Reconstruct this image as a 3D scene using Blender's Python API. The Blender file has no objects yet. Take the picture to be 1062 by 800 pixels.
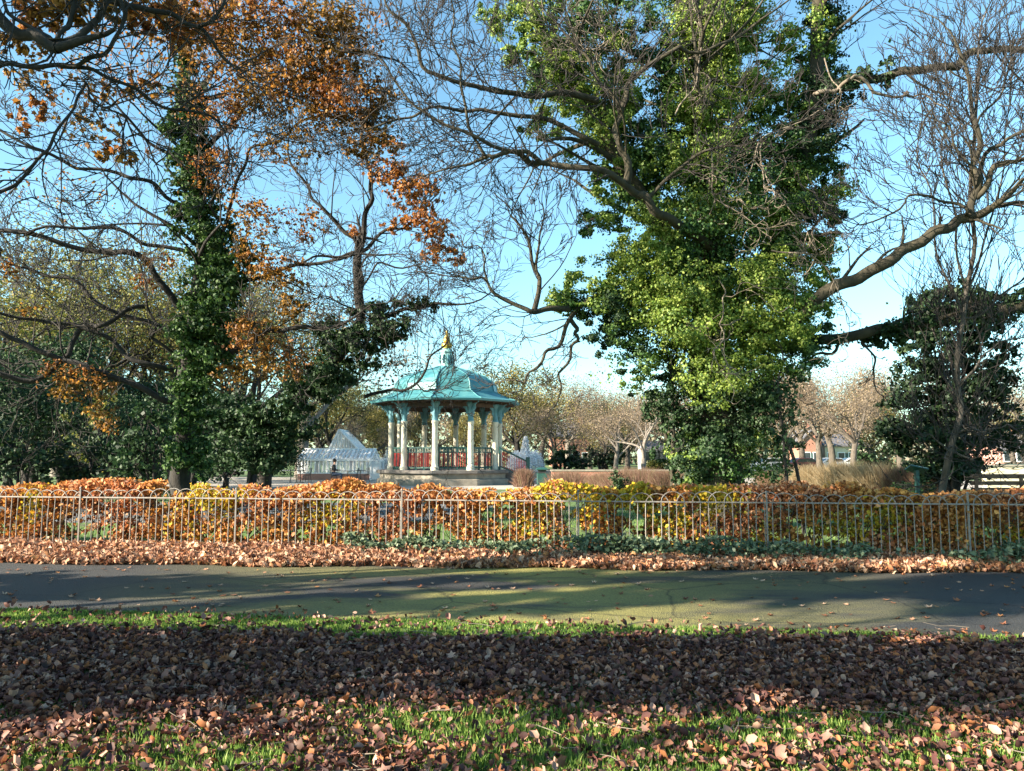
import bpy, bmesh, math
import numpy as np
from mathutils import Vector
R = math.radians
S = bpy.context.scene
C = S.collection
RNG = np.random.default_rng(11)
CAM_Z = 1.55
PITCH = math.atan(74/800.0)
FOC = 800.0

def P(px, py, Y):
    """world point at forward distance Y seen at photo pixel (1062x800)"""
    cx = (px-531)/FOC; cz = (400-py)/FOC
    dy = math.cos(PITCH) - cz*math.sin(PITCH)
    dz = math.sin(PITCH) + cz*math.cos(PITCH)
    return np.array([cx/dy*Y, Y, CAM_Z + dz/dy*Y])

# ------------------------------------------------------------ linking
def mesh_obj(name, verts, faces, mat, parent=None, smooth=False):
    me = bpy.data.meshes.new(name)
    if isinstance(faces, np.ndarray):
        verts = np.asarray(verts, dtype=np.float32)
        n, k = faces.shape
        me.vertices.add(len(verts)); me.vertices.foreach_set('co', verts.ravel())
        me.loops.add(n*k); me.loops.foreach_set('vertex_index', faces.astype(np.int32).ravel())
        me.polygons.add(n)
        me.polygons.foreach_set('loop_start', np.arange(0, n*k, k, dtype=np.int32))
        if smooth: me.polygons.foreach_set('use_smooth', np.ones(n, dtype=bool))
        me.update(calc_edges=True)
    else:
        me.from_pydata([tuple(v) for v in verts], [], [tuple(f) for f in faces])
        if smooth:
            for p in me.polygons: p.use_smooth = True
        me.update()
    me.materials.append(mat)
    o = bpy.data.objects.new(name, me); C.objects.link(o)
    if parent is not None: o.parent = parent
    return o

def local(o, parent):
    """the mesh was written in world coordinates: keep it there under its parent"""
    o.parent = parent
    o.location = Vector((0,0,0)) - parent.location
    return o

def tag(o, label, cat, group=None, kind=None):
    if label: o['label'] = label
    if cat: o['category'] = cat
    if group: o['group'] = group
    if kind: o['kind'] = kind
    return o

def thing(name, label, cat, loc=(0,0,0), rz=0, group=None):
    o = bpy.data.objects.new(name, None); C.objects.link(o)
    o.location = tuple(float(v) for v in loc); o.rotation_euler = (0,0,rz); o.empty_display_size = .3
    return tag(o, label, cat, group)

def dup(root, loc, rz, label=None, group=None, scale=1):
    r = root.copy(); C.objects.link(r); r.location = tuple(float(v) for v in loc); r.rotation_euler = (0,0,rz)
    r.scale = (scale,)*3 if not hasattr(scale, '__len__') else scale
    if label: r['label'] = label
    if group: r['group'] = group
    for ch in list(root.children):
        c = ch.copy(); C.objects.link(c); c.parent = r
        for g in ch.children:
            d = g.copy(); C.objects.link(d); d.parent = c
    return r

# ------------------------------------------------------------ mesh builder
class MB:
    def __init__(s): s.v = []; s.f = []
    def add(s, v, f):
        b = len(s.v); s.v += [tuple(float(c) for c in q) for q in v]; s.f += [tuple(b+i for i in q) for q in f]; return s
    def box(s, x0, x1, y0, y1, z0, z1):
        return s.add([(x0,y0,z0),(x1,y0,z0),(x1,y1,z0),(x0,y1,z0),(x0,y0,z1),(x1,y0,z1),(x1,y1,z1),(x0,y1,z1)],
              [(0,3,2,1),(4,5,6,7),(0,1,5,4),(1,2,6,5),(2,3,7,6),(3,0,4,7)])
    def bar(s, a, b, w, h=None, up=(0,0,1)):
        h = h or w; a = Vector(a); b = Vector(b); d = (b-a).normalized(); u = Vector(up)
        if abs(d.dot(u)) > .98: u = Vector((1,0,0))
        r = d.cross(u).normalized()*w/2; t = r.cross(d).normalized()*h/2
        q = []
        for p in (a, b):
            q += [p-r-t, p+r-t, p+r+t, p-r+t]
        return s.add(q, [(0,1,2,3),(7,6,5,4),(0,4,5,1),(1,5,6,2),(2,6,7,3),(3,7,4,0)])
    def tube(s, pts, rad, n=8, cap=True):
        pts = [Vector(p) for p in pts]; rs = rad if hasattr(rad, '__len__') else [rad]*len(pts)
        b = len(s.v); ref = None
        for i, p in enumerate(pts):
            d = (pts[min(i+1,len(pts)-1)] - pts[max(i-1,0)]).normalized()
            if ref is None:
                ref = Vector((0,0,1)) if abs(d.z) < .9 else Vector((1,0,0))
            u = d.cross(ref).normalized(); v = d.cross(u).normalized(); ref = -v if False else ref
            for k in range(n):
                a = 2*math.pi*k/n; q = p + (u*math.cos(a)+v*math.sin(a))*rs[i]; s.v.append(tuple(q))
        for i in range(len(pts)-1):
            for k in range(n):
                k2 = (k+1) % n
                s.f.append((b+i*n+k, b+i*n+k2, b+(i+1)*n+k2, b+(i+1)*n+k))
        if cap:
            s.f.append(tuple(b+k for k in range(n))[::-1]); s.f.append(tuple(b+(len(pts)-1)*n+k for k in range(n)))
        return s
    def lathe(s, prof, cx=0, cy=0, n=24, rot=0, cap=True):
        b = len(s.v)
        for r, z in prof:
            for k in range(n):
                a = 2*math.pi*k/n + rot; s.v.append((cx+r*math.cos(a), cy+r*math.sin(a), z))
        for i in range(len(prof)-1):
            for k in range(n):
                k2 = (k+1) % n
                s.f.append((b+i*n+k, b+i*n+k2, b+(i+1)*n+k2, b+(i+1)*n+k))
        if cap:
            s.f.append(tuple(b+k for k in range(n))[::-1]); s.f.append(tuple(b+(len(prof)-1)*n+k for k in range(n)))
        return s
    def prism(s, poly, axis, a0, a1):
        """2D outline swept along an axis: 'x' -> outline in (y,z); 'y' -> (x,z); 'z' -> (x,y)"""
        n = len(poly)
        def m(p, a):
            return {'x': (a,p[0],p[1]), 'y': (p[0],a,p[1]), 'z': (p[0],p[1],a)}[axis]
        v = [m(p,a0) for p in poly] + [m(p,a1) for p in poly]
        f = [tuple(range(n))[::-1], tuple(range(n,2*n))] + [(i,(i+1)%n,n+(i+1)%n,n+i) for i in range(n)]
        return s.add(v, f)
    def build(s, name, mat, parent=None, smooth=False, bevel=0):
        o = mesh_obj(name, s.v, s.f, mat, parent, False)
        bm = bmesh.new(); bm.from_mesh(o.data); bmesh.ops.recalc_face_normals(bm, faces=bm.faces); bm.to_mesh(o.data); bm.free()
        if smooth:
            o.data.shade_smooth()
            o.data.set_sharp_from_angle(angle=R(40))
        if bevel:
            m = o.modifiers.new('bevel', 'BEVEL'); m.width = bevel; m.segments = 2; m.limit_method = 'ANGLE'
        return o

# ------------------------------------------------------------ noise in numpy
def vnoise(x, y, seed=0, z=None):
    z = np.zeros_like(x) if z is None else z
    xi, yi, zi = np.floor(x).astype(np.int64), np.floor(y).astype(np.int64), np.floor(z).astype(np.int64)
    xf, yf, zf = x-xi, y-yi, z-zi
    sm = lambda t: t*t*(3-2*t)
    def h(a, b, c):
        n = (a*374761393 + b*668265263 + c*2147483647 + seed*1274126177) & 0xffffffff
        n = ((n ^ (n >> 13))*1274126177) & 0xffffffff
        return ((n ^ (n >> 16)) & 0xffff)/65535.0
    u, v, w = sm(xf), sm(yf), sm(zf); r = 0
    for dz, wz in ((0,1-w),(1,w)):
        for dy, wy in ((0,1-v),(1,v)):
            for dx, wx in ((0,1-u),(1,u)):
                r = r + h(xi+dx, yi+dy, zi+dz)*wx*wy*wz
    return r

# ------------------------------------------------------------ materials
def nm(name):
    m = bpy.data.materials.new(name); m.use_nodes = True
    nt = m.node_tree; nt.nodes.clear()
    out = nt.nodes.new('ShaderNodeOutputMaterial')
    return m, nt, out
def N(nt, t, **kw):
    n = nt.nodes.new(t)
    for k, v in kw.items():
        if k in n.inputs: n.inputs[k].default_value = v
        else: setattr(n, k, v)
    return n
def ramp(nt, stops, interp='LINEAR'):
    r = nt.nodes.new('ShaderNodeValToRGB'); cr = r.color_ramp; cr.interpolation = interp
    while len(cr.elements) < len(stops): cr.elements.new(.5)
    for e, (p, c) in zip(cr.elements, stops):
        e.position = p; e.color = (c[0], c[1], c[2], 1)
    return r
def surf(name, c1, c2, scale=4.0, rough=.8, bump=.3, bscale=None, metal=0, coord='Object', c3=None, detail=6, stretch=None, bdist=.02):
    m, nt, out = nm(name)
    b = N(nt, 'ShaderNodeBsdfPrincipled', Roughness=rough, Metallic=metal)
    tc = N(nt, 'ShaderNodeTexCoord'); mp = N(nt, 'ShaderNodeMapping')
    if stretch: mp.inputs['Scale'].default_value = stretch
    nt.links.new(tc.outputs[coord], mp.inputs['Vector'])
    no = N(nt, 'ShaderNodeTexNoise', Scale=scale, Detail=detail, Roughness=.6)
    nt.links.new(mp.outputs[0], no.inputs['Vector'])
    st = [(.3, c1), (.7, c2)] if c3 is None else [(.28, c1), (.5, c2), (.72, c3)]
    r = ramp(nt, st); nt.links.new(no.outputs['Fac'], r.inputs[0]); nt.links.new(r.outputs[0], b.inputs['Base Color'])
    if bump:
        n2 = N(nt, 'ShaderNodeTexNoise', Scale=bscale or scale*4, Detail=5, Roughness=.65)
        nt.links.new(mp.outputs[0], n2.inputs['Vector'])
        bp = N(nt, 'ShaderNodeBump', Strength=bump, Distance=bdist); nt.links.new(n2.outputs['Fac'], bp.inputs['Height'])
        nt.links.new(bp.outputs[0], b.inputs['Normal'])
    nt.links.new(b.outputs[0], out.inputs[0])
    return m
def leafmat(name, stops, alt=None, nscale=.8, transl=.35, gloss=.06, rough=.45):
    gloss *= .45; rough = .62
    """per-leaf colour; alt = second palette mixed in by a patchy noise (different growth)"""
    m, nt, out = nm(name)
    g = N(nt, 'ShaderNodeNewGeometry')
    r = ramp(nt, stops); nt.links.new(g.outputs['Random Per Island'], r.inputs[0]); col = r.outputs[0]
    if alt:
        r2 = ramp(nt, alt); nt.links.new(g.outputs['Random Per Island'], r2.inputs[0])
        tc = N(nt, 'ShaderNodeTexCoord'); no = N(nt, 'ShaderNodeTexNoise', Scale=nscale, Detail=3)
        nt.links.new(tc.outputs['Object'], no.inputs['Vector'])
        k = ramp(nt, [(.42, (0,0,0)), (.56, (1,1,1))]); nt.links.new(no.outputs['Fac'], k.inputs[0])
        mx = N(nt, 'ShaderNodeMix', data_type='RGBA'); nt.links.new(k.outputs[0], mx.inputs[0])
        nt.links.new(col, mx.inputs[6]); nt.links.new(r2.outputs[0], mx.inputs[7]); col = mx.outputs[2]
    d = N(nt, 'ShaderNodeBsdfDiffuse'); t = N(nt, 'ShaderNodeBsdfTranslucent'); gl = N(nt, 'ShaderNodeBsdfGlossy', Roughness=rough)
    nt.links.new(col, d.inputs[0]); nt.links.new(col, t.inputs[0]); gl.inputs[0].default_value = (.9,.9,.9,1)
    m1 = N(nt, 'ShaderNodeMixShader', Fac=transl); nt.links.new(d.outputs[0], m1.inputs[1]); nt.links.new(t.outputs[0], m1.inputs[2])
    m2 = N(nt, 'ShaderNodeMixShader', Fac=gloss); nt.links.new(m1.outputs[0], m2.inputs[1]); nt.links.new(gl.outputs[0], m2.inputs[2])
    nt.links.new(m2.outputs[0], out.inputs[0])
    return m
def pal(*cols):
    n = len(cols); return [(i/(n-1), c) for i, c in enumerate(cols)]

# ------------------------------------------------------------ leaves
SHAPES = {
 # (across, along, lift) ; faces
 'quad': ([(0,0,0),(.38,.45,.10),(0,1,0),(-.38,.45,.10)], [(0,1,2,3)]),
 'fold': ([(0,0,0),(.36,.35,.12),(.26,.75,.10),(0,1,-.04),(-.26,.75,.10),(-.36,.35,.12)], [(0,1,2,3),(0,3,4,5)]),
 'curl': ([(0,0,.02),(.30,.22,.16),(.40,.55,.22),(.16,.95,.10),(0,.5,-.05),(-.16,.95,.16),(-.40,.55,.12),(-.30,.22,.05)],
          [(0,1,2,4),(4,2,3,3),(0,4,6,7),(4,5,6,6),(4,3,5,5)]),
 'crumple': ([(0,0,.0),(.24,.16,.12),(.33,.5,.20),(.12,1.0,.06),(0,.5,-.06),(-.16,.86,.18),(-.31,.45,.10),(-.2,.16,.16)],
          [(0,1,2,4),(4,2,3,3),(0,4,6,7),(4,5,6,6),(4,3,5,5)]),
 'maple': ([(0,0,0),(.42,.12,.06),(.26,.38,.0),(.5,.62,.12),(.17,.66,0),(0,1.0,.1),(-.17,.66,0),(-.5,.62,.06),(-.26,.38,0),(-.42,.12,.12),(0,.4,-.06)], None),
}
def unit(a): return a/np.maximum(np.linalg.norm(a, axis=-1, keepdims=True), 1e-9)
def leaves(pos, size, shape='quad', normal=None, jit=1.0, axis=None, rng=RNG, curl=1.0, stretch=1.0):
    """returns verts, faces for one leaf at every pos"""
    n = len(pos)
    sz = size*rng.uniform(.65, 1.3, n) if not hasattr(size, '__len__') else size
    nrm = rng.normal(size=(n,3))*jit
    if normal is not None: nrm = nrm*.6 + normal
    nrm = unit(nrm)
    t = rng.normal(size=(n,3)) if axis is None else axis + rng.normal(size=(n,3))*.5
    t = unit(t - nrm*np.sum(t*nrm, axis=1, keepdims=True)); b = np.cross(t, nrm)
    sv, sf = SHAPES[shape]
    if sf is None:
        k = len(sv)-1; sf = [(k, i, (i+1) % k, (i+1) % k) for i in range(k)]
    sv = np.array(sv)
    L = np.repeat(sv[None], n, 0)
    L[:,:,2] *= curl*rng.uniform(.2, 1.8, (n,1))
    L[:,:,0] *= rng.uniform(.8, 1.2, (n,1))*stretch
    V = pos[:,None,:] + sz[:,None,None]*(L[:,:,0:1]*b[:,None,:] + (L[:,:,1:2]-.3)*t[:,None,:] + L[:,:,2:3]*nrm[:,None,:])
    # all-quad or all-tri output
    quads = [f for f in sf if len(set(f)) == 4]; tris = [f[:3] for f in sf if len(set(f)) == 3]
    F = [(a,b_,c,d) for a,b_,c,d in quads]
    T = tris
    if T:
        T = T + [x for a,b_,c,d in F for x in ((a,b_,c),(a,c,d))]
        F = np.array(T)
    else: F = np.array(F)
    Fa = (F[None] + (np.arange(n)*len(sv))[:,None,None]).reshape(-1, F.shape[1])
    return V.reshape(-1,3), Fa
def join(parts):
    vs, fs, b = [], [], 0
    for v, f in parts:
        if len(v) == 0: continue
        vs.append(v); fs.append(f+b); b += len(v)
    return np.concatenate(vs), np.concatenate(fs)

# ------------------------------------------------------------ branches
class Wood:
    def __init__(s): s.lines = {}; s.tips = []; s.tipd = []
    def add(s, pts, rad, sides):
        s.lines.setdefault((len(pts), sides), []).append((np.asarray(pts, float), np.asarray(rad, float)))
    def mesh(s):
        parts = []
        for (n, k), L in s.lines.items():
            p = np.stack([a for a, b in L]); r = np.stack([b for a, b in L]); m = len(L)
            d = np.empty_like(p); d[:,1:-1] = p[:,2:]-p[:,:-2]; d[:,0] = p[:,1]-p[:,0]; d[:,-1] = p[:,-1]-p[:,-2]; d = unit(d)
            ref = np.zeros((m,1,3)); mean = unit(p[:,-1]-p[:,0])
            low = np.argmin(np.abs(mean), axis=1); ref[np.arange(m),0,low] = 1
            u = unit(np.cross(d, np.broadcast_to(ref, d.shape))); v = np.cross(d, u)
            a = np.arange(k)*2*np.pi/k
            V = p[:,:,None,:] + r[:,:,None,None]*(np.cos(a)[None,None,:,None]*u[:,:,None,:] + np.sin(a)[None,None,:,None]*v[:,:,None,:])
            i, j = np.meshgrid(np.arange(n-1), np.arange(k), indexing='ij'); j2 = (j+1) % k
            F = np.stack([i*k+j, i*k+j2, (i+1)*k+j2, (i+1)*k+j], -1).reshape(-1,4)
            F = (F[None] + (np.arange(m)*n*k)[:,None,None]).reshape(-1,4)
            parts.append((V.reshape(-1,3), F))
        return join(parts)
    def build(s, name, mat, parent=None):
        v, f = s.mesh(); return mesh_obj(name, v, f, mat, parent, True)

def spline(pts, n):
    p = np.asarray(pts, float)
    if len(p) == 2: return p[0] + (p[1]-p[0])*np.linspace(0,1,n)[:,None]
    q = np.vstack([2*p[0]-p[1], p, 2*p[-1]-p[-2]]); m = len(p)-1
    t = np.linspace(0, m-1e-6, n); i = t.astype(int); f = (t-i)[:,None]
    a, b, c, d = q[i], q[i+1], q[i+2], q[i+3]
    return .5*((2*b) + (c-a)*f + (2*a-5*b+4*c-d)*f**2 + (3*b-a-3*c+d)*f**3)

def grow(big, fine, p, d, L, r, lev, rng, wob=.15, up=.04, kids=(3,5), spread=.75, ratio=.66, fine_at=.02, rmin=.0075, tipr=.4):
    n = 7 if lev > 0 else 5
    pts = [np.array(p, float)]; d = unit(np.asarray(d, float))
    dirs = [d]
    bend = rng.normal(size=3)*wob*.55
    for i in range(n-1):
        d = unit(d + bend + rng.normal(size=3)*wob*.6 + np.array([0,0,up])); dirs.append(d)
        pts.append(pts[-1] + d*L/(n-1))
    r = max(r, rmin)
    rad = np.linspace(r, max(r*tipr, rmin*.7), n)
    tgt = big if r > fine_at else fine
    tgt.add(pts, rad, 6 if r > .05 else (4 if r > fine_at else 3))
    fine.tips.append(pts[-1]); fine.tipd.append(d)
    if lev <= 0: return
    k = rng.integers(kids[0], kids[1]+1)
    for j in range(k):
        t = rng.uniform(.25, 1.0) if j else 1.0
        i = min(int(t*(n-1)), n-2); f = t*(n-1)-i
        q = pts[i]*(1-f) + pts[i+1]*f
        dd = unit(np.cross(dirs[i], rng.normal(size=3)))
        nd = unit(dirs[min(i+1,n-1)]*math.cos(spread*.8) + dd*math.sin(spread*.8)*rng.uniform(.6,1.4))
        grow(big, fine, q, nd, L*ratio*rng.uniform(.7,1.25)*(1.15-.35*t), rad[i]*rng.uniform(.45,.7), lev-1, rng, wob, up, kids, spread, ratio, fine_at, rmin, tipr)

def limb(big, fine, pts, r0, r1, rng, kids=8, klen=1.6, lev=2, up=.04, wob=.16, jitter=.05, t0=.15, sides=8, kr=.45, spread=.8, toward=None, kk=(2,4), rmin=.0075):
    """a limb through given points, carrying side branches"""
    n = max(8, 5*len(pts)); p = spline(pts, n)
    jt = np.zeros((n,3)); jt[1:-1] = rng.normal(size=(n-2,3))*jitter*1.6
    for _ in range(3): jt[1:-1] = (jt[:-2]+2*jt[1:-1]+jt[2:])/4
    p += jt*1.6
    rad = r0 + (r1-r0)*np.linspace(0,1,n)**.8
    (big if r0 > .02 else fine).add(p, rad, sides if r0 > .04 else 4)
    for j in range(kids):
        t = t0 + (1-t0)*(j+rng.uniform(0,1))/kids
        i = min(int(t*(n-1)), n-2)
        d = unit(p[i+1]-p[i]); dd = unit(np.cross(d, rng.normal(size=3)))
        if toward is not None: dd = unit(dd + np.asarray(toward))
        nd = unit(d*math.cos(spread) + dd*math.sin(spread))
        grow(big, fine, p[i], nd, klen*rng.uniform(.5,1.3)*(1.1-.4*t), max(rad[i]*kr*rng.uniform(.5,1), rmin*1.6), lev, rng, wob, up, kk, rmin=rmin)
    grow(big, fine, p[-1], unit(p[-1]-p[-2]), klen*.8, r1*.9, lev, rng, wob, up, kk, rmin=rmin)
    return p

def blob_leaves(c, rad, count, size, rng, sub=10, subr=.42, shape='quad', hang=0.0, outward=.6, flat=.7, core=.25, fray=.35):
    """foliage mass: many uneven sprays inside an ellipsoid, leaves scattered round each spray"""
    c = np.asarray(c); rad = np.asarray(rad)
    sub = int(sub*2.2)
    q = unit(rng.normal(size=(sub,3)))*rng.uniform(.1,1.05,(sub,1))**.6
    cen = c + q*rad
    wt = rng.uniform(.3,1.6,sub); i = rng.choice(sub, count, p=wt/wt.sum())
    n = unit(rng.normal(size=(count,3)) + q[i]*.5 + np.array([0,0,.3]))
    sr = subr*.78*rad.mean()*rng.uniform(.5,1.5,sub)
    el = np.exp(rng.normal(size=(sub,3))*.35)
    rr = sr[i]*np.abs(rng.normal(size=count)*fray + .9)
    inn = rng.random(count) < core
    rr[inn] *= rng.uniform(.1,.8,inn.sum())
    pos = cen[i] + n*rr[:,None]*el[i]*np.array([1,1,flat])
    ax = np.tile(np.array([[0,0,-1.0]]), (count,1))*hang if hang else None
    return leaves(pos, size, shape, normal=n*outward, jit=1.0, axis=ax, rng=rng)

def pxblob(px, py, rx, ry, Y, count, size, rng, dy=None, **kw):
    c = P(px, py, Y); k = Y/FOC
    return blob_leaves(c, (rx*k, (dy if dy else (rx+ry)/2*k), ry*k), count, size, rng, **kw)

def poly_leaves(pts, radius, count, size, rng, **kw):
    """leaves wrapped round a limb (ivy)"""
    p = spline(pts, 40); seg = np.linalg.norm(np.diff(p, axis=0), axis=1)
    nb = max(4, int(seg.sum()/(radius*.9)))
    idx = np.linspace(0, 39, nb).astype(int)
    out = []
    for i in idx:
        out.append(blob_leaves(p[i]+rng.normal(size=3)*radius*.18, np.ones(3)*radius*rng.uniform(.75,1.2), max(8, count//nb), size, rng, sub=6, subr=.5, **kw))
    return join(out)
# ============================================================ materials used
M = {}
M['bark'] = surf('bark_dark', (.010,.009,.009), (.030,.025,.021), 9, .95, .6, 30, stretch=(1,1,.35))
M['bark_green'] = surf('bark_mossy', (.016,.014,.010), (.060,.05,.030), 6, .95, .6, 30, stretch=(1,1,.35))
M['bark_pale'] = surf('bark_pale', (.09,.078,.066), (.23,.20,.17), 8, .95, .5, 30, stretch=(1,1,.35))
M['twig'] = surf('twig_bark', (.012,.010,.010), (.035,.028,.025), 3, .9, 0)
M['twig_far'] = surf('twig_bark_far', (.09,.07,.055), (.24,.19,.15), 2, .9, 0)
M['bark_mid'] = surf('bark_mid', (.05,.042,.034), (.12,.10,.08), 8, .95, .5, 30, stretch=(1,1,.35))
M['bark_slender'] = surf('bark_slender', (.03,.026,.023), (.10,.085,.07), 8, .95, .5, 30, stretch=(1,1,.35))
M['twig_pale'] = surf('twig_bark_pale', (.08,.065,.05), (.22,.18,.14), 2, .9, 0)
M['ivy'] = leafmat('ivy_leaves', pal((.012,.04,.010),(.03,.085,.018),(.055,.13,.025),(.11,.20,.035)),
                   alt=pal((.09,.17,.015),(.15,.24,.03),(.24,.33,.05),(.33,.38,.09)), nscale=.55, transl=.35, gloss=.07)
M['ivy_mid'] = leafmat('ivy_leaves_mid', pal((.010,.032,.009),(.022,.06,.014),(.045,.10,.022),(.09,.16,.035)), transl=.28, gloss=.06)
M['ivy_lime'] = leafmat('sunlit_flowering_ivy_leaves', pal((.05,.10,.012),(.13,.20,.028),(.22,.30,.045),(.33,.39,.09)), transl=.42, gloss=.05)
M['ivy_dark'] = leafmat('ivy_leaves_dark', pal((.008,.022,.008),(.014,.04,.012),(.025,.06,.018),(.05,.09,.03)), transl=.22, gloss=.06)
M['ever'] = leafmat('evergreen_leaves', pal((.006,.018,.008),(.010,.030,.012),(.02,.045,.018),(.04,.07,.02)), transl=.2, gloss=.05)
M['rust'] = leafmat('rust_leaves', pal((.10,.035,.012),(.20,.07,.02),(.34,.13,.03),(.44,.20,.04)),
                    alt=pal((.05,.03,.008),(.12,.07,.012),(.24,.12,.02),(.42,.22,.035)), nscale=.7, transl=.45)
M['orange'] = leafmat('orange_leaves', pal((.16,.05,.014),(.30,.11,.025),(.40,.16,.03),(.48,.22,.05)), transl=.4)
M['olive'] = leafmat('olive_leaves', pal((.06,.07,.015),(.13,.12,.03),(.22,.19,.045),(.30,.24,.06)), transl=.4)
M['yellowgreen'] = leafmat('yellow_green_leaves', pal((.03,.05,.012),(.08,.10,.02),(.15,.16,.03),(.28,.25,.05)), transl=.45)
M['beige'] = leafmat('beige_buds', pal((.09,.065,.045),(.15,.11,.07),(.22,.165,.105),(.29,.22,.14)), transl=.3)
M['beech'] = leafmat('beech_leaves', pal((.10,.035,.015),(.40,.13,.045),(.62,.26,.11),(.66,.41,.25),(.30,.09,.03),(.52,.19,.06)),
                     alt=pal((.12,.05,.018),(.42,.15,.03),(.60,.28,.06),(.60,.34,.12)), nscale=.9, transl=.35, gloss=.04)
M['yellow'] = leafmat('yellow_leaves', pal((.22,.22,.025),(.42,.32,.03),(.58,.42,.03),(.62,.34,.03)), transl=.4, gloss=.04)
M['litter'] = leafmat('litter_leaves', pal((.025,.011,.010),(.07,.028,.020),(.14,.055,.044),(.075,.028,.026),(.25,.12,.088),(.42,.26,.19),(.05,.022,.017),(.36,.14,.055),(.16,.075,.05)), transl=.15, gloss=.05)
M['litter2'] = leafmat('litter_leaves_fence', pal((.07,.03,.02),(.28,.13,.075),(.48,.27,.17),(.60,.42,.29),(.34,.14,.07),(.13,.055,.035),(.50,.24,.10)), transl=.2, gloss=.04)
M['groundivy'] = leafmat('ground_ivy_leaves', pal((.03,.055,.025),(.06,.10,.045),(.11,.15,.08),(.18,.22,.13)), transl=.2, gloss=.08)
M['grass'] = leafmat('grass_blades', pal((.05,.11,.018),(.10,.19,.03),(.19,.29,.05),(.30,.37,.09)), transl=.45, gloss=.04)
M['reed'] = leafmat('reed_blades', pal((.20,.15,.08),(.32,.24,.13),(.42,.32,.19),(.5,.4,.26)), transl=.35, gloss=.03)
M['reed_red'] = leafmat('reddish_stems', pal((.13,.075,.05),(.22,.12,.09),(.30,.19,.14),(.22,.18,.09)), transl=.3, gloss=.03)
M['iron'] = surf('painted_iron', (.10,.097,.092), (.22,.20,.18), 9, .6, .3, 60, c3=(.15,.085,.055), bdist=.003)
M['copper'] = surf('verdigris_copper', (.024,.12,.15), (.05,.19,.21), 1.6, .5, .15, 12, c3=(.10,.26,.26), stretch=(1,1,.4))
M['copper_pale'] = surf('verdigris_copper_pale', (.14,.32,.32), (.22,.40,.39), 2, .6, .1, 12)
M['blue_iron'] = surf('blue_green_iron', (.07,.20,.25), (.13,.30,.34), 5, .5, .1)
M['cream'] = surf('cream_paint', (.50,.46,.36), (.66,.62,.50), 3, .55, .1)
M['gold'] = surf('gilding', (.60,.38,.06), (.80,.55,.12), 5, .3, .05, metal=.6)
M['red'] = surf('red_paint', (.42,.05,.04), (.55,.09,.07), 6, .5, .1)
M['dkgreen'] = surf('dark_green_paint', (.012,.05,.045), (.02,.08,.07), 6, .45, .1)
M['stone'] = surf('weathered_stone', (.16,.14,.115), (.30,.27,.22), 2.5, .9, .4, 20)
M['stone_dark'] = surf('dark_stone', (.09,.08,.075), (.17,.155,.14), 2.5, .9, .4, 20)
M['timber_dark'] = surf('dark_timber', (.05,.03,.02), (.10,.06,.04), 5, .8, .2)
M['timber'] = surf('brown_timber', (.10,.05,.03), (.20,.11,.07), 5, .8, .3, stretch=(1,6,6))
M['white'] = surf('white_paint', (.78,.80,.82), (.86,.87,.88), 4, .45, .05)
M['black'] = surf('black_cloth', (.012,.012,.014), (.03,.03,.034), 9, .85, .1)
M['blackmetal'] = surf('black_metal', (.015,.015,.017), (.03,.03,.032), 9, .4, 0)
M['skin'] = surf('skin', (.42,.24,.17), (.50,.30,.22), 6, .55, 0)
M['hair'] = surf('dark_hair', (.02,.014,.01), (.05,.035,.025), 20, .7, .2)
M['denim'] = surf('denim_cloth', (.05,.07,.12), (.09,.12,.19), 20, .85, .1)
M['slate'] = surf('slate_roof', (.07,.07,.08), (.14,.13,.14), 3, .8, .3)
M['rubber'] = surf('rubber', (.015,.015,.015), (.03,.03,.03), 9, .8, 0)
M['chrome'] = surf('rim_metal', (.4,.4,.42), (.55,.55,.57), 5, .3, 0, metal=.9)
M['pale_wall'] = surf('pale_render', (.50,.45,.33), (.62,.56,.42), 2, .9, .1)
M['green_rail'] = surf('green_paint', (.08,.28,.20), (.12,.36,.26), 6, .5, 0)
M['signface'] = surf('sign_face', (.30,.34,.30), (.42,.46,.40), 6, .4, 0)

def glassmat(name, col, rough=.08):
    m, nt, out = nm(name)
    g = N(nt, 'ShaderNodeBsdfGlossy', Roughness=rough); g.inputs[0].default_value = (.9,.95,1,1)
    t = N(nt, 'ShaderNodeBsdfTransparent'); t.inputs[0].default_value = (*col, 1)
    lw = N(nt, 'ShaderNodeLayerWeight', Blend=.2)
    mx = N(nt, 'ShaderNodeMixShader'); nt.links.new(lw.outputs['Fresnel'], mx.inputs[0])
    nt.links.new(t.outputs[0], mx.inputs[1]); nt.links.new(g.outputs[0], mx.inputs[2]); nt.links.new(mx.outputs[0], out.inputs[0])
    return m
M['glass'] = glassmat('clear_glass', (.75,.85,.88))
def limed():
    m, nt, out = nm('whitewashed_glass')
    g = N(nt, 'ShaderNodeBsdfGlossy', Roughness=.15); t = N(nt, 'ShaderNodeBsdfTransparent'); d = N(nt, 'ShaderNodeBsdfDiffuse'); d.inputs[0].default_value = (.85,.87,.88,1)
    a = N(nt, 'ShaderNodeMixShader', Fac=.45); nt.links.new(t.outputs[0], a.inputs[1]); nt.links.new(d.outputs[0], a.inputs[2])
    b = N(nt, 'ShaderNodeMixShader', Fac=.08); nt.links.new(a.outputs[0], b.inputs[1]); nt.links.new(g.outputs[0], b.inputs[2]); nt.links.new(b.outputs[0], out.inputs[0]); return m
M['limed_glass'] = limed()
M['darkglass'] = surf('dark_glass', (.02,.025,.03), (.04,.05,.06), 3, .08, 0)
def paint(name, col):
    m, nt, out = nm(name)
    b = N(nt, 'ShaderNodeBsdfPrincipled', Roughness=.3); b.inputs['Base Color'].default_value = (*col,1)
    b.inputs['Coat Weight'].default_value = .6
    nt.links.new(b.outputs[0], out.inputs[0]); return m
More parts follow.
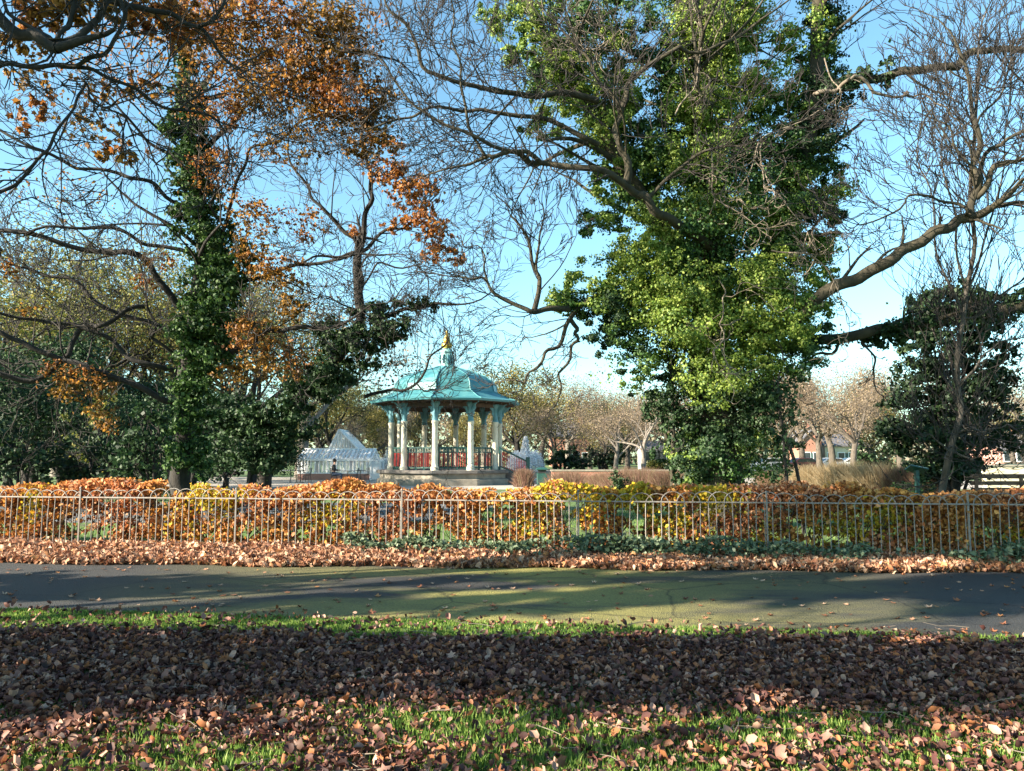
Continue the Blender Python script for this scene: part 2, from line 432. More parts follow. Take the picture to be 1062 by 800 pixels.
M['car_red'] = paint('car_paint_dark_red', (.16,.03,.035)); M['car_silver'] = paint('car_paint_silver', (.5,.52,.56)); M['car_white'] = paint('car_paint_white', (.75,.77,.8))
M['lamp'] = paint('lamp_lens', (.6,.6,.55))

def brickmat(name, c1, c2, mortar, scale=4.5, wall='xz'):
    m, nt, out = nm(name)
    b = N(nt, 'ShaderNodeBsdfPrincipled', Roughness=.9)
    tc = N(nt, 'ShaderNodeTexCoord'); sx = N(nt, 'ShaderNodeSeparateXYZ'); cx = N(nt, 'ShaderNodeCombineXYZ')
    nt.links.new(tc.outputs['Object'], sx.inputs[0])
    ad = N(nt, 'ShaderNodeMath', operation='ADD'); nt.links.new(sx.outputs[0], ad.inputs[0]); nt.links.new(sx.outputs[1], ad.inputs[1])
    nt.links.new(ad.outputs[0], cx.inputs[0]); nt.links.new(sx.outputs[2], cx.inputs[1])
    br = N(nt, 'ShaderNodeTexBrick', Scale=scale); br.inputs['Color1'].default_value = (*c1,1); br.inputs['Color2'].default_value = (*c2,1); br.inputs['Mortar'].default_value = (*mortar,1)
    br.inputs['Mortar Size'].default_value = .02
    nt.links.new(cx.outputs[0], br.inputs['Vector'])
    no = N(nt, 'ShaderNodeTexNoise', Scale=1.5, Detail=5); nt.links.new(tc.outputs['Object'], no.inputs['Vector'])
    mx = N(nt, 'ShaderNodeMix', data_type='RGBA', blend_type='MULTIPLY'); mx.inputs[0].default_value = .6
    nt.links.new(br.outputs[0], mx.inputs[6]); rr = ramp(nt, [(.3,(.55,.55,.55)),(.7,(1,1,1))]); nt.links.new(no.outputs[0], rr.inputs[0]); nt.links.new(rr.outputs[0], mx.inputs[7])
    nt.links.new(mx.outputs[2], b.inputs['Base Color']); nt.links.new(b.outputs[0], out.inputs[0])
    return m
M['brick'] = brickmat('red_brick', (.34,.12,.075), (.42,.16,.10), (.4,.36,.3))
M['brick_pink'] = brickmat('pinkish_brick', (.40,.17,.13), (.48,.22,.17), (.45,.4,.36))

# ---- ground materials
def groundmat():
    m, nt, out = nm('park_ground')
    b = N(nt, 'ShaderNodeBsdfPrincipled', Roughness=.95)
    tc = N(nt, 'ShaderNodeTexCoord')
    a = N(nt, 'ShaderNodeTexNoise', Scale=.35, Detail=6, Roughness=.65); nt.links.new(tc.outputs['Object'], a.inputs['Vector'])
    f = N(nt, 'ShaderNodeTexNoise', Scale=14, Detail=6, Roughness=.7); nt.links.new(tc.outputs['Object'], f.inputs['Vector'])
    r1 = ramp(nt, [(.3,(.035,.075,.015)),(.6,(.09,.16,.03)),(.8,(.15,.20,.05))]); nt.links.new(f.outputs[0], r1.inputs[0])
    r2 = ramp(nt, [(.3,(.03,.02,.015)),(.6,(.08,.05,.035)),(.8,(.14,.08,.055))]); nt.links.new(f.outputs[0], r2.inputs[0])
    k = ramp(nt, [(.52,(0,0,0)),(.66,(1,1,1))]); nt.links.new(a.outputs[0], k.inputs[0])
    mx = N(nt, 'ShaderNodeMix', data_type='RGBA'); nt.links.new(k.outputs[0], mx.inputs[0]); nt.links.new(r1.outputs[0], mx.inputs[6]); nt.links.new(r2.outputs[0], mx.inputs[7])
    bp = N(nt, 'ShaderNodeBump', Strength=.6, Distance=.03); nt.links.new(f.outputs[0], bp.inputs['Height']); nt.links.new(bp.outputs[0], b.inputs['Normal'])
    nt.links.new(mx.outputs[2], b.inputs['Base Color']); nt.links.new(b.outputs[0], out.inputs[0]); return m
def asphalt(name, sunlit_moss=True, base=.055):
    m, nt, out = nm(name)
    b = N(nt, 'ShaderNodeBsdfPrincipled', Roughness=.82)
    tc = N(nt, 'ShaderNodeTexCoord'); mp = N(nt, 'ShaderNodeMapping'); mp.inputs['Scale'].default_value = (.35,1.1,1)
    nt.links.new(tc.outputs['Object'], mp.inputs['Vector'])
    big = N(nt, 'ShaderNodeTexNoise', Scale=.8, Detail=6, Roughness=.6); nt.links.new(mp.outputs[0], big.inputs['Vector'])
    fine = N(nt, 'ShaderNodeTexVoronoi', Scale=75); nt.links.new(tc.outputs['Object'], fine.inputs['Vector'])
    mid = N(nt, 'ShaderNodeTexNoise', Scale=38, Detail=6, Roughness=.85); nt.links.new(tc.outputs['Object'], mid.inputs['Vector'])
    r = ramp(nt, [(.25,(base*.6,base*.6,base*.62)),(.6,(base*1.3,base*1.3,base*1.28)),(.8,(base*3,base*2.9,base*2.7))]); nt.links.new(mid.outputs[0], r.inputs[0])
    col = r.outputs[0]
    if sunlit_moss:
        # mossy tint with painted sunlight keeps to the middle of the path
        sx = N(nt, 'ShaderNodeSeparateXYZ'); nt.links.new(tc.outputs['Object'], sx.inputs[0])
        k = ramp(nt, [(.40,(0,0,0)),(.54,(1,1,1))]); nt.links.new(big.outputs[0], k.inputs[0])
        g = N(nt, 'ShaderNodeMath', operation='MULTIPLY_ADD'); g.inputs[1].default_value = .19; g.inputs[2].default_value = 0.0
        nt.links.new(sx.outputs[0], g.inputs[0])
        ab = N(nt, 'ShaderNodeMath', operation='ABSOLUTE'); nt.links.new(g.outputs[0], ab.inputs[0])
        sb = N(nt, 'ShaderNodeMath', operation='SUBTRACT'); sb.use_clamp = True; sb.inputs[0].default_value = 1.0; nt.links.new(ab.outputs[0], sb.inputs[1])
        mu = N(nt, 'ShaderNodeMath', operation='MULTIPLY'); nt.links.new(sb.outputs[0], mu.inputs[0]); nt.links.new(k.outputs[0], mu.inputs[1])
        m2 = N(nt, 'ShaderNodeMath', operation='MULTIPLY'); m2.inputs[1].default_value = .75; nt.links.new(mu.outputs[0], m2.inputs[0])
        mx = N(nt, 'ShaderNodeMix', data_type='RGBA'); nt.links.new(m2.outputs[0], mx.inputs[0]); nt.links.new(col, mx.inputs[6])
        r3 = ramp(nt, [(.3,(.08,.08,.02)),(.7,(.50,.44,.10))]); nt.links.new(mid.outputs[0], r3.inputs[0]); nt.links.new(r3.outputs[0], mx.inputs[7])
        col = mx.outputs[2]
    # hairline cracks and a few patched edges
    vn = N(nt, 'ShaderNodeTexVoronoi', Scale=.55, feature='DISTANCE_TO_EDGE'); wn = N(nt, 'ShaderNodeTexNoise', Scale=3, Detail=4)
    vm = N(nt, 'ShaderNodeMix', data_type='RGBA'); vm.inputs[0].default_value = .12; nt.links.new(tc.outputs['Object'], wn.inputs['Vector']); nt.links.new(tc.outputs['Object'], vm.inputs[6]); nt.links.new(wn.outputs['Color'], vm.inputs[7])
    nt.links.new(vm.outputs[2], vn.inputs['Vector']); vr = ramp(nt, [(.0,(.25,.25,.25)),(.012,(1,1,1))]); nt.links.new(vn.outputs['Distance'], vr.inputs[0])
    cm = N(nt, 'ShaderNodeMix', data_type='RGBA', blend_type='MULTIPLY'); cm.inputs[0].default_value = .8; nt.links.new(col, cm.inputs[6]); nt.links.new(vr.outputs[0], cm.inputs[7]); col = cm.outputs[2]
    bp = N(nt, 'ShaderNodeBump', Strength=.9, Distance=.012); nt.links.new(fine.outputs['Distance'], bp.inputs['Height']); nt.links.new(bp.outputs[0], b.inputs['Normal'])
    nt.links.new(col, b.inputs['Base Color']); nt.links.new(b.outputs[0], out.inputs[0]); return m
M['ground'] = groundmat(); M['path'] = asphalt('sunlit_mossy_asphalt', True, .026); M['path2'] = asphalt('grey_path', False, .12)
M['gravel'] = surf('pale_gravel', (.30,.26,.22), (.42,.38,.33), 3, .95, .3, 40)

# ============================================================ ground
def sheet(name, pts, z, mat, label=None):
    v = [(x, y, z) for x, y in pts]
    o = mesh_obj(name, v, [tuple(range(len(v)))], mat); o['kind'] = 'structure'; return o
sheet('ground', [(-700,-60),(700,-60),(700,900),(-700,900)], 0, M['ground'])
NEAR = lambda x: 7.36 - .129*x
FAR = lambda x: 10.85 - .07*x
FEN = lambda x: 11.9 - .14*x
xs = np.linspace(-30, 30, 61)
rr = np.random.default_rng(5)
nearpts = [(x, NEAR(x) + rr.normal()*.035) for x in np.linspace(-30,30,241)]
sheet('path', nearpts + [(30, FAR(30)+.25), (-30, FAR(-30)+.25)], .004, M['path'])
sheet('lawn_path', [(-60,19.5),(-3.5,18.2),(-1.5,19.6),(-.6,24),(-.6,26),(-60,29)], .008, M['path2'])
sheet('bandstand_yard', [(-24,38),(-4,37),(9,37),(30,37.5),(30,56),(-24,60)], .006, M['gravel'])
sheet('park_road', [(-60,86),(120,86),(120,93),(-60,93)], .006, M['path2'])

# ============================================================ fallen leaves, grass (nobody could count them)
def rnd_area(n, x0, x1, y0, y1, rng):
    return rng.uniform(x0,x1,n), rng.uniform(y0,y1,n)
rg = np.random.default_rng(21)
n = 240000
x, y = rnd_area(n, -7.5, 7.5, 2.9, 8.5, rg)
keep = (np.abs(x) < y*.72+.5) & (y < NEAR(x)+.03)
grassy = np.clip((5.3 - y)/.6, 0, 1)*np.clip(.10+1.1*vnoise(x*1.4+7, y*2.0, 13)+.10*np.clip(x+1.2,-2,2), 0, 1)
strip = np.clip((y-(NEAR(x)-.75-.35*vnoise(x*.9,y,8)+.05*np.clip(x,-1,9)*2.2))/.25, 0, 1)
dens = (1-.85*grassy)*(1-.95*strip)*np.clip(.55+.8*vnoise(x*2,y*2.5,19),0,1)
keep &= rg.random(n) < dens
x, y = x[keep], y[keep]
z = .012 + .05*rg.random(len(x))**1.4 + .035*vnoise(x*3,y*3,4)
pos = np.stack([x,y,z],1)
nr = unit(rg.normal(size=(len(x),3))*.55 + np.array([0,0,.9]))
half = rg.random(len(x)) < .86
szl = np.clip(np.exp(rg.normal(size=len(x))*.40)*.038, .012, .075)
v1 = leaves(pos[half], szl[half], 'crumple', normal=nr[half], jit=.45, rng=rg, curl=1.3)
v2 = leaves(pos[~half], szl[~half]*1.1, 'maple', normal=nr[~half], jit=.4, rng=rg, curl=2.2)
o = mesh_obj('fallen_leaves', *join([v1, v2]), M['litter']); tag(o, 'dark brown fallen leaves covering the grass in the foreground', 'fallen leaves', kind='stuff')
# bare sticks lying among the leaves
sk_ = Wood()
for _ in range(170):
    sy = rg.uniform(3.3,7.0); sx_ = rg.uniform(-.75,.75)*sy; a = rg.uniform(0,6.28); L_ = rg.uniform(.08,.38); dz = rg.uniform(-.02,.05)
    q = np.array([[sx_+math.cos(a)*L_*t+rg.normal()*.008, sy+math.sin(a)*L_*t+rg.normal()*.008, .045+.02*rg.random()+dz*t] for t in (0,.35,.7,1)])
    sk_.add(q, [.0035,.003,.0025,.0015], 4)
o = mesh_obj('fallen_twigs', *sk_.mesh(), M['twig_pale'], None, True); tag(o, 'thin broken twigs lying among the fallen leaves in the foreground', 'twigs', kind='stuff')
# odd pale leaves on the foreground and on the path
nb = 420
x = rg.uniform(-7.5,7.5,nb); y = rg.uniform(7.0,11.0,nb); k = y > NEAR(x)+.1
x, y = x[k], y[k]
v3 = leaves(np.stack([x,y,np.full(len(x),.014)],1), .066, 'maple', normal=np.tile([[0,0,1.6]],(len(x),1)), jit=.35, rng=rg, curl=1.5)
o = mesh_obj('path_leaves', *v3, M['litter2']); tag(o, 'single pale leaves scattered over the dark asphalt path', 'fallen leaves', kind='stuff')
# leaf drift along the fence
n = 30000
x = rg.uniform(-11,10.5,n); t = rg.random(n); y0 = FAR(x)+.06+.10*np.sin(x*2.3)+.12*vnoise(x*1.7,x*0,9)-.06; y1 = FEN(x)+.25
y = y0 + (y1-y0)*t**1.1
dn = np.where(t<.75,1,.6)
k = rg.random(n) < dn; x, y, t = x[k], y[k], t[k]
z = .02 + .09*np.clip(t*1.5,0,1)*(.6+.8*vnoise(x*1.5,y*2,2)) + .05*rg.random(len(x))
nr = unit(rg.normal(size=(len(x),3))*.8 + np.array([0,-.2,.8]))
h = rg.random(len(x)) < .5; pos = np.stack([x,y,z],1)
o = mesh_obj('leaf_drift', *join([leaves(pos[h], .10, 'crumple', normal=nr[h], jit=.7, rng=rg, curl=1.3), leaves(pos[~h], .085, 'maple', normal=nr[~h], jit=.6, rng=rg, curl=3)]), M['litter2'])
tag(o, 'drift of pinkish brown leaves heaped along the foot of the fence', 'fallen leaves', kind='stuff')

def grass_blades(name, x, y, h, label, mat, z0=0, lean=.5):
    n = len(x); a = rg.uniform(0,2*np.pi,n); w = rg.uniform(.0022,.0045,n)*1.4
    dx, dy = np.cos(a), np.sin(a); l = rg.uniform(.1,1,n)*lean
    b = rg.uniform(0,2*np.pi,n); lx, ly = np.cos(b)*l*h, np.sin(b)*l*h
    V = np.zeros((n,5,3))
    V[:,0] = np.stack([x-dx*w, y-dy*w, np.full(n,z0)],1); V[:,1] = np.stack([x+dx*w, y+dy*w, np.full(n,z0)],1)
    V[:,2] = np.stack([x+dx*w*.8+lx*.35, y+dy*w*.8+ly*.35, z0+h*.6],1); V[:,3] = np.stack([x-dx*w*.8+lx*.35, y-dy*w*.8+ly*.35, z0+h*.6],1)
    V[:,4] = np.stack([x+lx, y+ly, z0+h],1)
    F = np.array([(0,1,2),(0,2,3),(3,2,4)])
    F = (F[None] + (np.arange(n)*5)[:,None,None]).reshape(-1,3)
    o = mesh_obj(name, V.reshape(-1,3), F, mat); tag(o, label, 'grass', kind='stuff'); return o
n = 520000
x, y = rnd_area(n, -7.5, 7.5, 2.9, 8.6, rg)
k = (np.abs(x) < y*.72+.5) & (y < NEAR(x)+.04); x, y = x[k], y[k]
gr = np.clip((5.3 - y)/.6, 0, 1)*np.clip(.12+1.35*vnoise(x*1.4+7, y*2.0, 13)+.10*np.clip(x+1.2,-2,2), 0, 1)
st = np.clip((y-(NEAR(x)-.95-.3*vnoise(x*.9,y,8)+.05*np.clip(x,-1,9)*2.4))/.3, 0, 1)*.85
bits = .05*(vnoise(x*2.5,y*2.5,31) > .62)
clump = .25+1.1*(vnoise(x*14,y*14,17) > .42)
k = rg.random(len(x)) < np.clip(gr*clump+st*clump+bits,0,1)
x, y, gr2 = x[k], y[k], np.maximum(gr,0)[k]
grass_blades('grass', x, y, rg.uniform(.02,.06,len(x))*(.7+.7*gr2), 'short green grass showing between the fallen leaves beside the path', M['grass'])
# rough grass and low plants behind the fence
n = 60000
x = rg.uniform(-22,22,n); y = rg.uniform(12.2,22,n); k = (np.abs(x) < y*.72+.5)&(y>FEN(x)+.4)&~((y>18.2)&(x<-1))
o = grass_blades('lawn_grass', x[k], y[k], rg.uniform(.03,.07,k.sum()), 'green lawn grass seen through the hedge', M['grass'])
# ground ivy at the fence foot
n = 13000
x = rg.uniform(-2.6,9.5,n); y = FEN(x)+rg.normal(size=n)*.14-.12
k = rg.random(n) < np.clip(-.25+1.7*vnoise(x*1.7,y*0,41)+.02*x,0,1); x, y = x[k], y[k]
z = .08+.24*rg.random(len(x))*(.5+vnoise(x*2,y,6))
o = mesh_obj('ground_ivy', *leaves(np.stack([x,y,z],1), .065, 'fold', normal=np.tile([[0,-.3,.8]],(len(x),1)), rng=rg), M['groundivy'])
tag(o, 'grey green ground ivy creeping along the foot of the fence', 'ground cover', kind='stuff')

# ============================================================ bow top fence
fx0, fx1 = -10.2, 9.0
fd = Vector((1, -.14, 0)).normalized()
F0 = Vector((fx0, FEN(fx0), 0)); flen = (Vector((fx1, FEN(fx1), 0))-F0).length
fence = thing('bow_top_fence', 'weathered pale metal bow top railing running beside the path', 'fence', F0)
SP = .114
def fpt(s, z, off=0): 
    p = fd*s; return Vector((p.x + off*.14, p.y + off, z))
nhoop = int(flen/(2*SP))
proto_h = None
rb = np.random.default_rng(77)
for k in range(nhoop):
    s0 = k*2*SP; s1 = s0 + 3*SP; cz = .865; pts = []
    dz = .02*math.sin(k*.35)+rb.normal()*.006; tw = rb.normal()*.008
    pts.append(fpt(s0 - .0*tw, -.02)); pts.append(fpt(s0+tw, .5)); pts.append(fpt(s0, cz+dz))
    for j in range(1, 8):
        a = math.pi*j/8; pts.append(fpt((s0+s1)/2 - math.cos(a)*(s1-s0)/2, cz+dz+math.sin(a)*.155, (-1)**k*.006))
    pts.append(fpt(s1, cz+dz)); pts.append(fpt(s1+tw, .5)); pts.append(fpt(s1, -.02))
    MB().tube(pts, .0076, 6).build('hoop_bar', M['iron'], fence, True)
posts = [p-F0.x for p in []]
s = .35
sections = []
while s < flen:
    mb = MB(); mb.bar(fpt(s,-.02,-.022), fpt(s,1.03,-.022), .022, .022); mb.lathe([(.016,1.03),(.02,1.04),(.012,1.055),(.001,1.06)], *fpt(s,0,-.022)[:2], n=10)
    mb.build('post', M['iron'], fence); sections.append(s); s += 2.74
for z, w in ((.885,.020), (.13,.025)):
    mb = MB(); mb.bar(fpt(-.2,z,-.0105), fpt(flen+.2,z,-.0105), .010, w); mb.build('rail', M['iron'], fence)

# ============================================================ hedge
rh = np.random.default_rng(99)
def hedge_y(x): return FEN(x)+.47
hedge = thing('beech_hedge', 'russet and yellow autumn hedge growing just behind the metal fence', 'hedge', (0, hedge_y(0), 0))
stems_b, stems_f = Wood(), Wood()
XS = np.arange(-11, 10.5, .17)
tips = []
for x0 in XS:
    x0 += rh.normal()*.05; y0 = hedge_y(x0)+rh.normal()*.1
    for j in range(2):
        grow(stems_b, stems_f, (x0,y0,0), (rh.normal()*.35, rh.normal()*.2, 1), .75, .012, 2, rh, wob=.18, up=.08, kids=(3,4), ratio=.5, fine_at=.009, rmin=.0028)
v, f = join([stems_b.mesh(), stems_f.mesh()]) if stems_b.lines else stems_f.mesh()
local(mesh_obj('stems', v, f, M['twig'], None, True), hedge)
def pxx(x): return 531+800*x/hedge_y(x)
def hleaf(n, top_frac, yel):
    x = rh.uniform(-11,10.2,n); top = rh.random(n) < top_frac
    z = np.where(top, rh.uniform(.82,1.09,n)+.04*np.sin(x*1.7)+.16*(vnoise(x*3,x*0,61)-.5), rh.uniform(.15,.95,n))
    y = hedge_y(x)+rh.normal(size=n)*np.where(top,.17,.19)
    px = pxx(x)
    cl = vnoise(x*3.3, z*3.3, 51)*.45 + vnoise(x*9, z*9, 52)*.55
    # thinner hedge on the left, fuller to the right
    fill = np.interp(px, [0,60,150,230,400,520,620,1062], [.43,.44,.45,.41,.39,.36,.34,.34])
    ok = np.where(top, cl > .26 + .25*((px>168)&(px<208)), cl > fill)
    ok &= ~(top & (px>172)&(px<205))
    p = np.zeros(n)
    yp = [(228,.9,26,.95),(215,.55,22,.3),(190,.6,10,.3),(45,.75,9,.9),(345,.7,28,.5),(560,.6,30,.5),(600,.9,40,.6),(655,.95,16,.95),(700,.6,30,.6),(735,.9,22,.9),(870,.5,26,.6),(905,.65,22,.7),(520,.9,20,.3),(790,.3,14,.5),(1040,.4,14,.4),(560,.98,10,.7),(590,.75,12,.95)]
    for c, zc, w, a in yp:
        p = np.maximum(p, a*np.exp(-((px-c)/(w*1.15))**2 - ((z-zc)/.28)**2))
    p = p*(.5+1.5*vnoise(x*5,z*5,71))
    isy = rh.random(n) < np.clip(p*1.5-.12,0,.97)
    ok &= isy if yel else ~isy
    return np.stack([x,y,z],1)[ok], top[ok]
pos, tp = hleaf(80000, .42, False)
nr = unit(rh.normal(size=pos.shape)*.9 + np.array([-.35,-.5,.35]))
v = leaves(pos, .066, 'fold', normal=nr, jit=.8, rng=rh, curl=1.4)
local(mesh_obj('russet_leaves', *v, M['beech']), hedge)
pos, tp = hleaf(62000, .40, True)
nr = unit(rh.normal(size=pos.shape)*.9 + np.array([-.35,-.5,.35]))
v = leaves(pos, .066, 'fold', normal=nr, jit=.8, rng=rh, curl=1.2)
o = local(mesh_obj('yellow_leaves', *v, M['yellow']), hedge); o['label'] = 'bright yellow leaf patches in the russet hedge'
# ============================================================ trees
class Tree:
    def __init__(s, name, label, cat, base, group=None, seed=1):
        s.root = thing(name, label, cat, base, 0, group); s.big = Wood(); s.fine = Wood(); s.rng = np.random.default_rng(seed)
    def limb(s, pts, r0, r1, **kw):
        return limb(s.big, s.fine, [P(*p) for p in pts], r0, r1, s.rng, **kw)
    def wood(s, trunk_mat, twig_mat, tn='trunk', fn='twigs'):
        if s.big.lines: local(s.big.build(tn, trunk_mat), s.root)
        if s.fine.lines: local(s.fine.build(fn, twig_mat), s.root)
    def mass(s, name, vf, mat, label=None):
        o = local(mesh_obj(name, *vf, mat), s.root)
        if label: o['label'] = label
        return o

# ---- the big ivy tree, right of centre
T = Tree('ivy_clad_tree', 'huge spreading tree smothered in bright green ivy right of the bandstand', 'tree', (P(745,500,17)[0],17,0), seed=3)
def base(px, Y): p = P(px, 480, Y); return (px, 474+CAM_Z*FOC/Y+2, Y)
T.limb([base(748,17),(745,470,17),(742,400,17),(738,300,17),(735,220,17)], .50, .34, kids=4, klen=1.2, sides=12)
T.limb([(735,220,17),(728,110,16.8),(722,0,16.6),(716,-160,16.5)], .33, .15, kids=14, klen=2.6, lev=3)
T.limb([(758,340,17),(812,225,17),(842,110,17),(850,0,17),(856,-160,17)], .24, .12, kids=14, klen=2.0, lev=3)
T.limb([(728,300,17),(665,200,16.6),(612,110,16.2),(565,35,16),(520,-60,16)], .22, .10, kids=16, klen=2.2, lev=3)
T.limb([(720,345,17),(660,300,16.6),(610,305,16.3),(592,332,16.2),(575,358,16.1),(558,385,16),(541,396,16)], .09, .018, kids=10, klen=1.0, lev=2, t0=.5)
T.limb([(592,332,16.2),(600,342,16.2),(588,370,16.1),(583,395,16),(575,420,16)], .05, .015, kids=6, klen=.6, lev=2)
T.limb([(745,262,16.5),(705,234,15.4),(672,210,15),(650,190,14.8),(605,181,14.5),(560,168,14.3),(520,158,14.1),(497,166,14)], .115, .035, kids=10, klen=1.5, lev=3, t0=.5, up=.08)
T.limb([(650,190,14.8),(640,150,14.7),(643,115,14.6),(625,80,14.6),(600,50,14.6)], .08, .03, kids=12, klen=1.6, lev=3)
T.limb([(643,115,14.6),(655,75,14.5),(690,55,14.4),(735,45,14.4),(790,20,14.4)], .06, .025, kids=12, klen=1.5, lev=3)
T.limb([(668,210,15),(715,165,14.6),(760,150,14.4),(800,148,14.3)], .045, .015, kids=12, klen=1.4, lev=3)
T.limb([(735,45,16),(722,20,15.6),(728,-20,15.5)], .09, .07, kids=3)
T.limb([(620,105,15.2),(560,100,14.8),(510,95,14.5),(450,72,14.2),(428,42,14),(398,-5,14)], .075, .022, kids=16, klen=1.6, lev=3)
T.limb([(620,150,15.2),(560,122,14.8),(505,118,14.5),(465,110,14.3),(425,128,14.2),(380,135,14)], .06, .016, kids=14, klen=1.5, lev=3)
T.limb([(560,168,14.3),(520,150,14),(470,135,13.8),(425,100,13.7),(392,60,13.7)], .05, .016, kids=14, klen=1.5, lev=3)
T.limb([(505,165,14),(490,130,13.9),(475,70,13.8),(468,0,13.8)], .035, .015, kids=10, klen=1.2, lev=3)
T.limb([(590,320,16),(556,321,15.6),(520,305,15.5),(500,290,15.4),(470,287,15.4)], .07, .016, kids=8, klen=1.2, lev=3)
T.limb([(554,322,15.6),(559,290,15.6),(545,255,15.6),(530,225,15.6)], .06, .02, kids=9, klen=1.2, lev=3, up=.1)
T.limb([(559,290,15.6),(560,250,15.6),(562,210,15.6)], .035, .012, kids=8, klen=1.0, lev=3, up=.1)
T.limb([(505,290,15.4),(504,268,15.4),(480,250,15.4)], .025, .01, kids=5, klen=.8, lev=2)
# right side limbs
T.limb([(842,98,17),(880,82,16.5),(930,72,16.2),(985,66,16),(1010,56,15.9),(1062,54,15.8),(1150,40,15.6)], .12, .06, kids=12, klen=1.5, lev=3, t0=.3)
T.limb([(770,345,16.5),(815,340,15.8),(860,302,15.3),(905,278,15),(945,256,14.8),(985,240,14.7),(1010,225,14.6)], .14, .095, kids=5, klen=1.4, lev=2, t0=.35, sides=12)
for pts, r0, r1 in ([(1008,226,14.6),(1014,190,14.5),(1008,150,14.4),(1003,100,14.4),(990,40,14.4)], .085, .025), \
                   ([(1012,226,14.6),(1040,214,14.4),(1090,222,14.2)], .07, .03), ([(1012,205,14.6),(1035,175,14.4),(1085,150,14.2)], .07, .03), \
                   ([(1010,190,14.6),(1030,150,14.4),(1062,128,14.3),(1110,100,14.2)], .05, .02), ([(1008,225,14.6),(985,208,14.5),(955,205,14.3),(925,220,14.2),(890,232,14)], .04, .012), \
                   ([(1005,170,14.4),(985,135,14.4),(960,118,14.3),(945,150,14.2)], .03, .01), ([(1005,150,14.5),(1035,100,14.5),(1050,50,14.5)], .03, .012):
    T.limb(pts, r0, r1, kids=12, klen=1.35, lev=3, up=.09)
T.limb([(800,360,17.6),(850,355,17.5),(905,350,17.4),(950,338,17.3),(1000,328,17.2),(1062,314,17.1),(1160,285,17)], .12, .12, kids=7, klen=1.2, lev=2, t0=.3, sides=10)
T.limb([(893,355,17.4),(907,370,17.2),(906,386,17.2),(908,402,17.2)], .035, .015, kids=5, klen=.4, lev=2, jitter=.01)
T.limb([(870,355,17.4),(845,372,17),(820,392,16.8)], .04, .015, kids=8, klen=.9, lev=2)
for px, Y in ((700,16.6),(694,16.9)):
    T.limb([base(px,Y),(px+1,470,Y),(px-2,410,Y),(px+8,350,Y)], .05, .03, kids=9, klen=.6, lev=2, t0=.35)
T.wood(M['bark_green'], M['twig'])
PALE = Tree('x','','',(0,0,0))  # pale bare twigs hanging in front of the ivy: same tree
bpy.data.objects.remove(PALE.root); PALE.root = T.root; PALE.rng = np.random.default_rng(8)
for pts in ([(845,98,16),(868,93,15.7),(888,87,15.5),(925,99,15.4),(940,96,15.4),(962,103,15.4),(985,117,15.4),(1008,150,15.4)],
            [(855,60,16),(865,105,15.6),(800,140,15.2),(770,190,15)], [(790,150,15),(795,190,14.9),(820,215,14.8),(835,250,14.8)],
            [(735,150,15.4),(742,200,15.2),(790,240,15)], [(745,290,15.5),(748,320,15.2),(752,350,15.1),(742,370,15)], [(700,120,15),(725,60,15),(718,0,15)],
            [(600,60,15),(625,40,14.8),(590,10,14.8)], [(640,80,15),(610,60,14.8),(580,40,14.8)], [(800,260,15.2),(840,270,15),(870,300,15),(880,330,15)]):
    PALE.limb(pts, .05 if pts[0][0] == 845 else .018, .009, kids=6, klen=.9, lev=2, wob=.35)
v, f = join([w.mesh() for w in (PALE.big, PALE.fine) if w.lines]); local(mesh_obj('bare_twigs', v, f, M['twig_pale'], None, True), T.root)

rng = np.random.default_rng(31)
IV = [(745,478,58,30,16.9),(715,470,40,30,16.4),(775,465,38,36,16.4),(740,430,58,36,16.8),(740,385,66,40,16.8),(735,335,80,42,16.6),(785,330,55,42,16.4),(692,300,50,48,16.4),
  (748,275,72,46,16.6),(800,272,48,46,16.4),(722,222,58,42,16.3),(785,212,52,46,16.4),(735,165,48,42,16.4),(690,255,40,32,16),(828,318,36,34,16),(850,352,24,18,17),
  (815,372,34,26,16.6),(682,350,44,36,16.6),(660,385,30,22,16.4),(690,405,34,26,16.6),(796,415,24,30,16.6),(640,362,30,26,16.4),(730,105,38,46,16.6),(728,45,38,42,16.4),(735,-15,46,36,16.4),
  (762,60,26,36,16.6),(838,195,32,36,17.2),(845,140,27,38,17.2),(849,85,25,38,17.2),(856,25,22,42,17.2),(862,205,22,26,17),(832,240,30,30,17),(855,250,18,26,17),
  (662,172,40,34,16.6),(622,132,42,36,16.4),(588,92,42,36,16.2),(570,52,46,32,16),(545,15,40,22,16),(508,18,14,24,16),(605,30,38,28,16),(640,62,30,36,16.6),
  (690,142,34,36,16.8),(652,112,34,28,16.6),(628,232,30,16,16.4),(662,268,40,26,16.4),(618,290,34,22,16.4),(588,312,24,14,16.2),(640,325,30,18,16.4),(700,190,40,30,17),(760,120,34,30,17),
  (650,330,34,34,16.3),(600,310,36,24,16.2),(770,395,40,30,16.4),(770,180,40,40,16.6),(700,170,40,36,16.5),(640,215,34,26,16.4),(790,100,24,30,16.9),(775,30,26,36,16.6),(690,60,24,30,16.6),(815,150,26,36,17),
  (545,60,20,16,15.8),(880,100,20,12,16.6)]
parts = []; darkparts = []
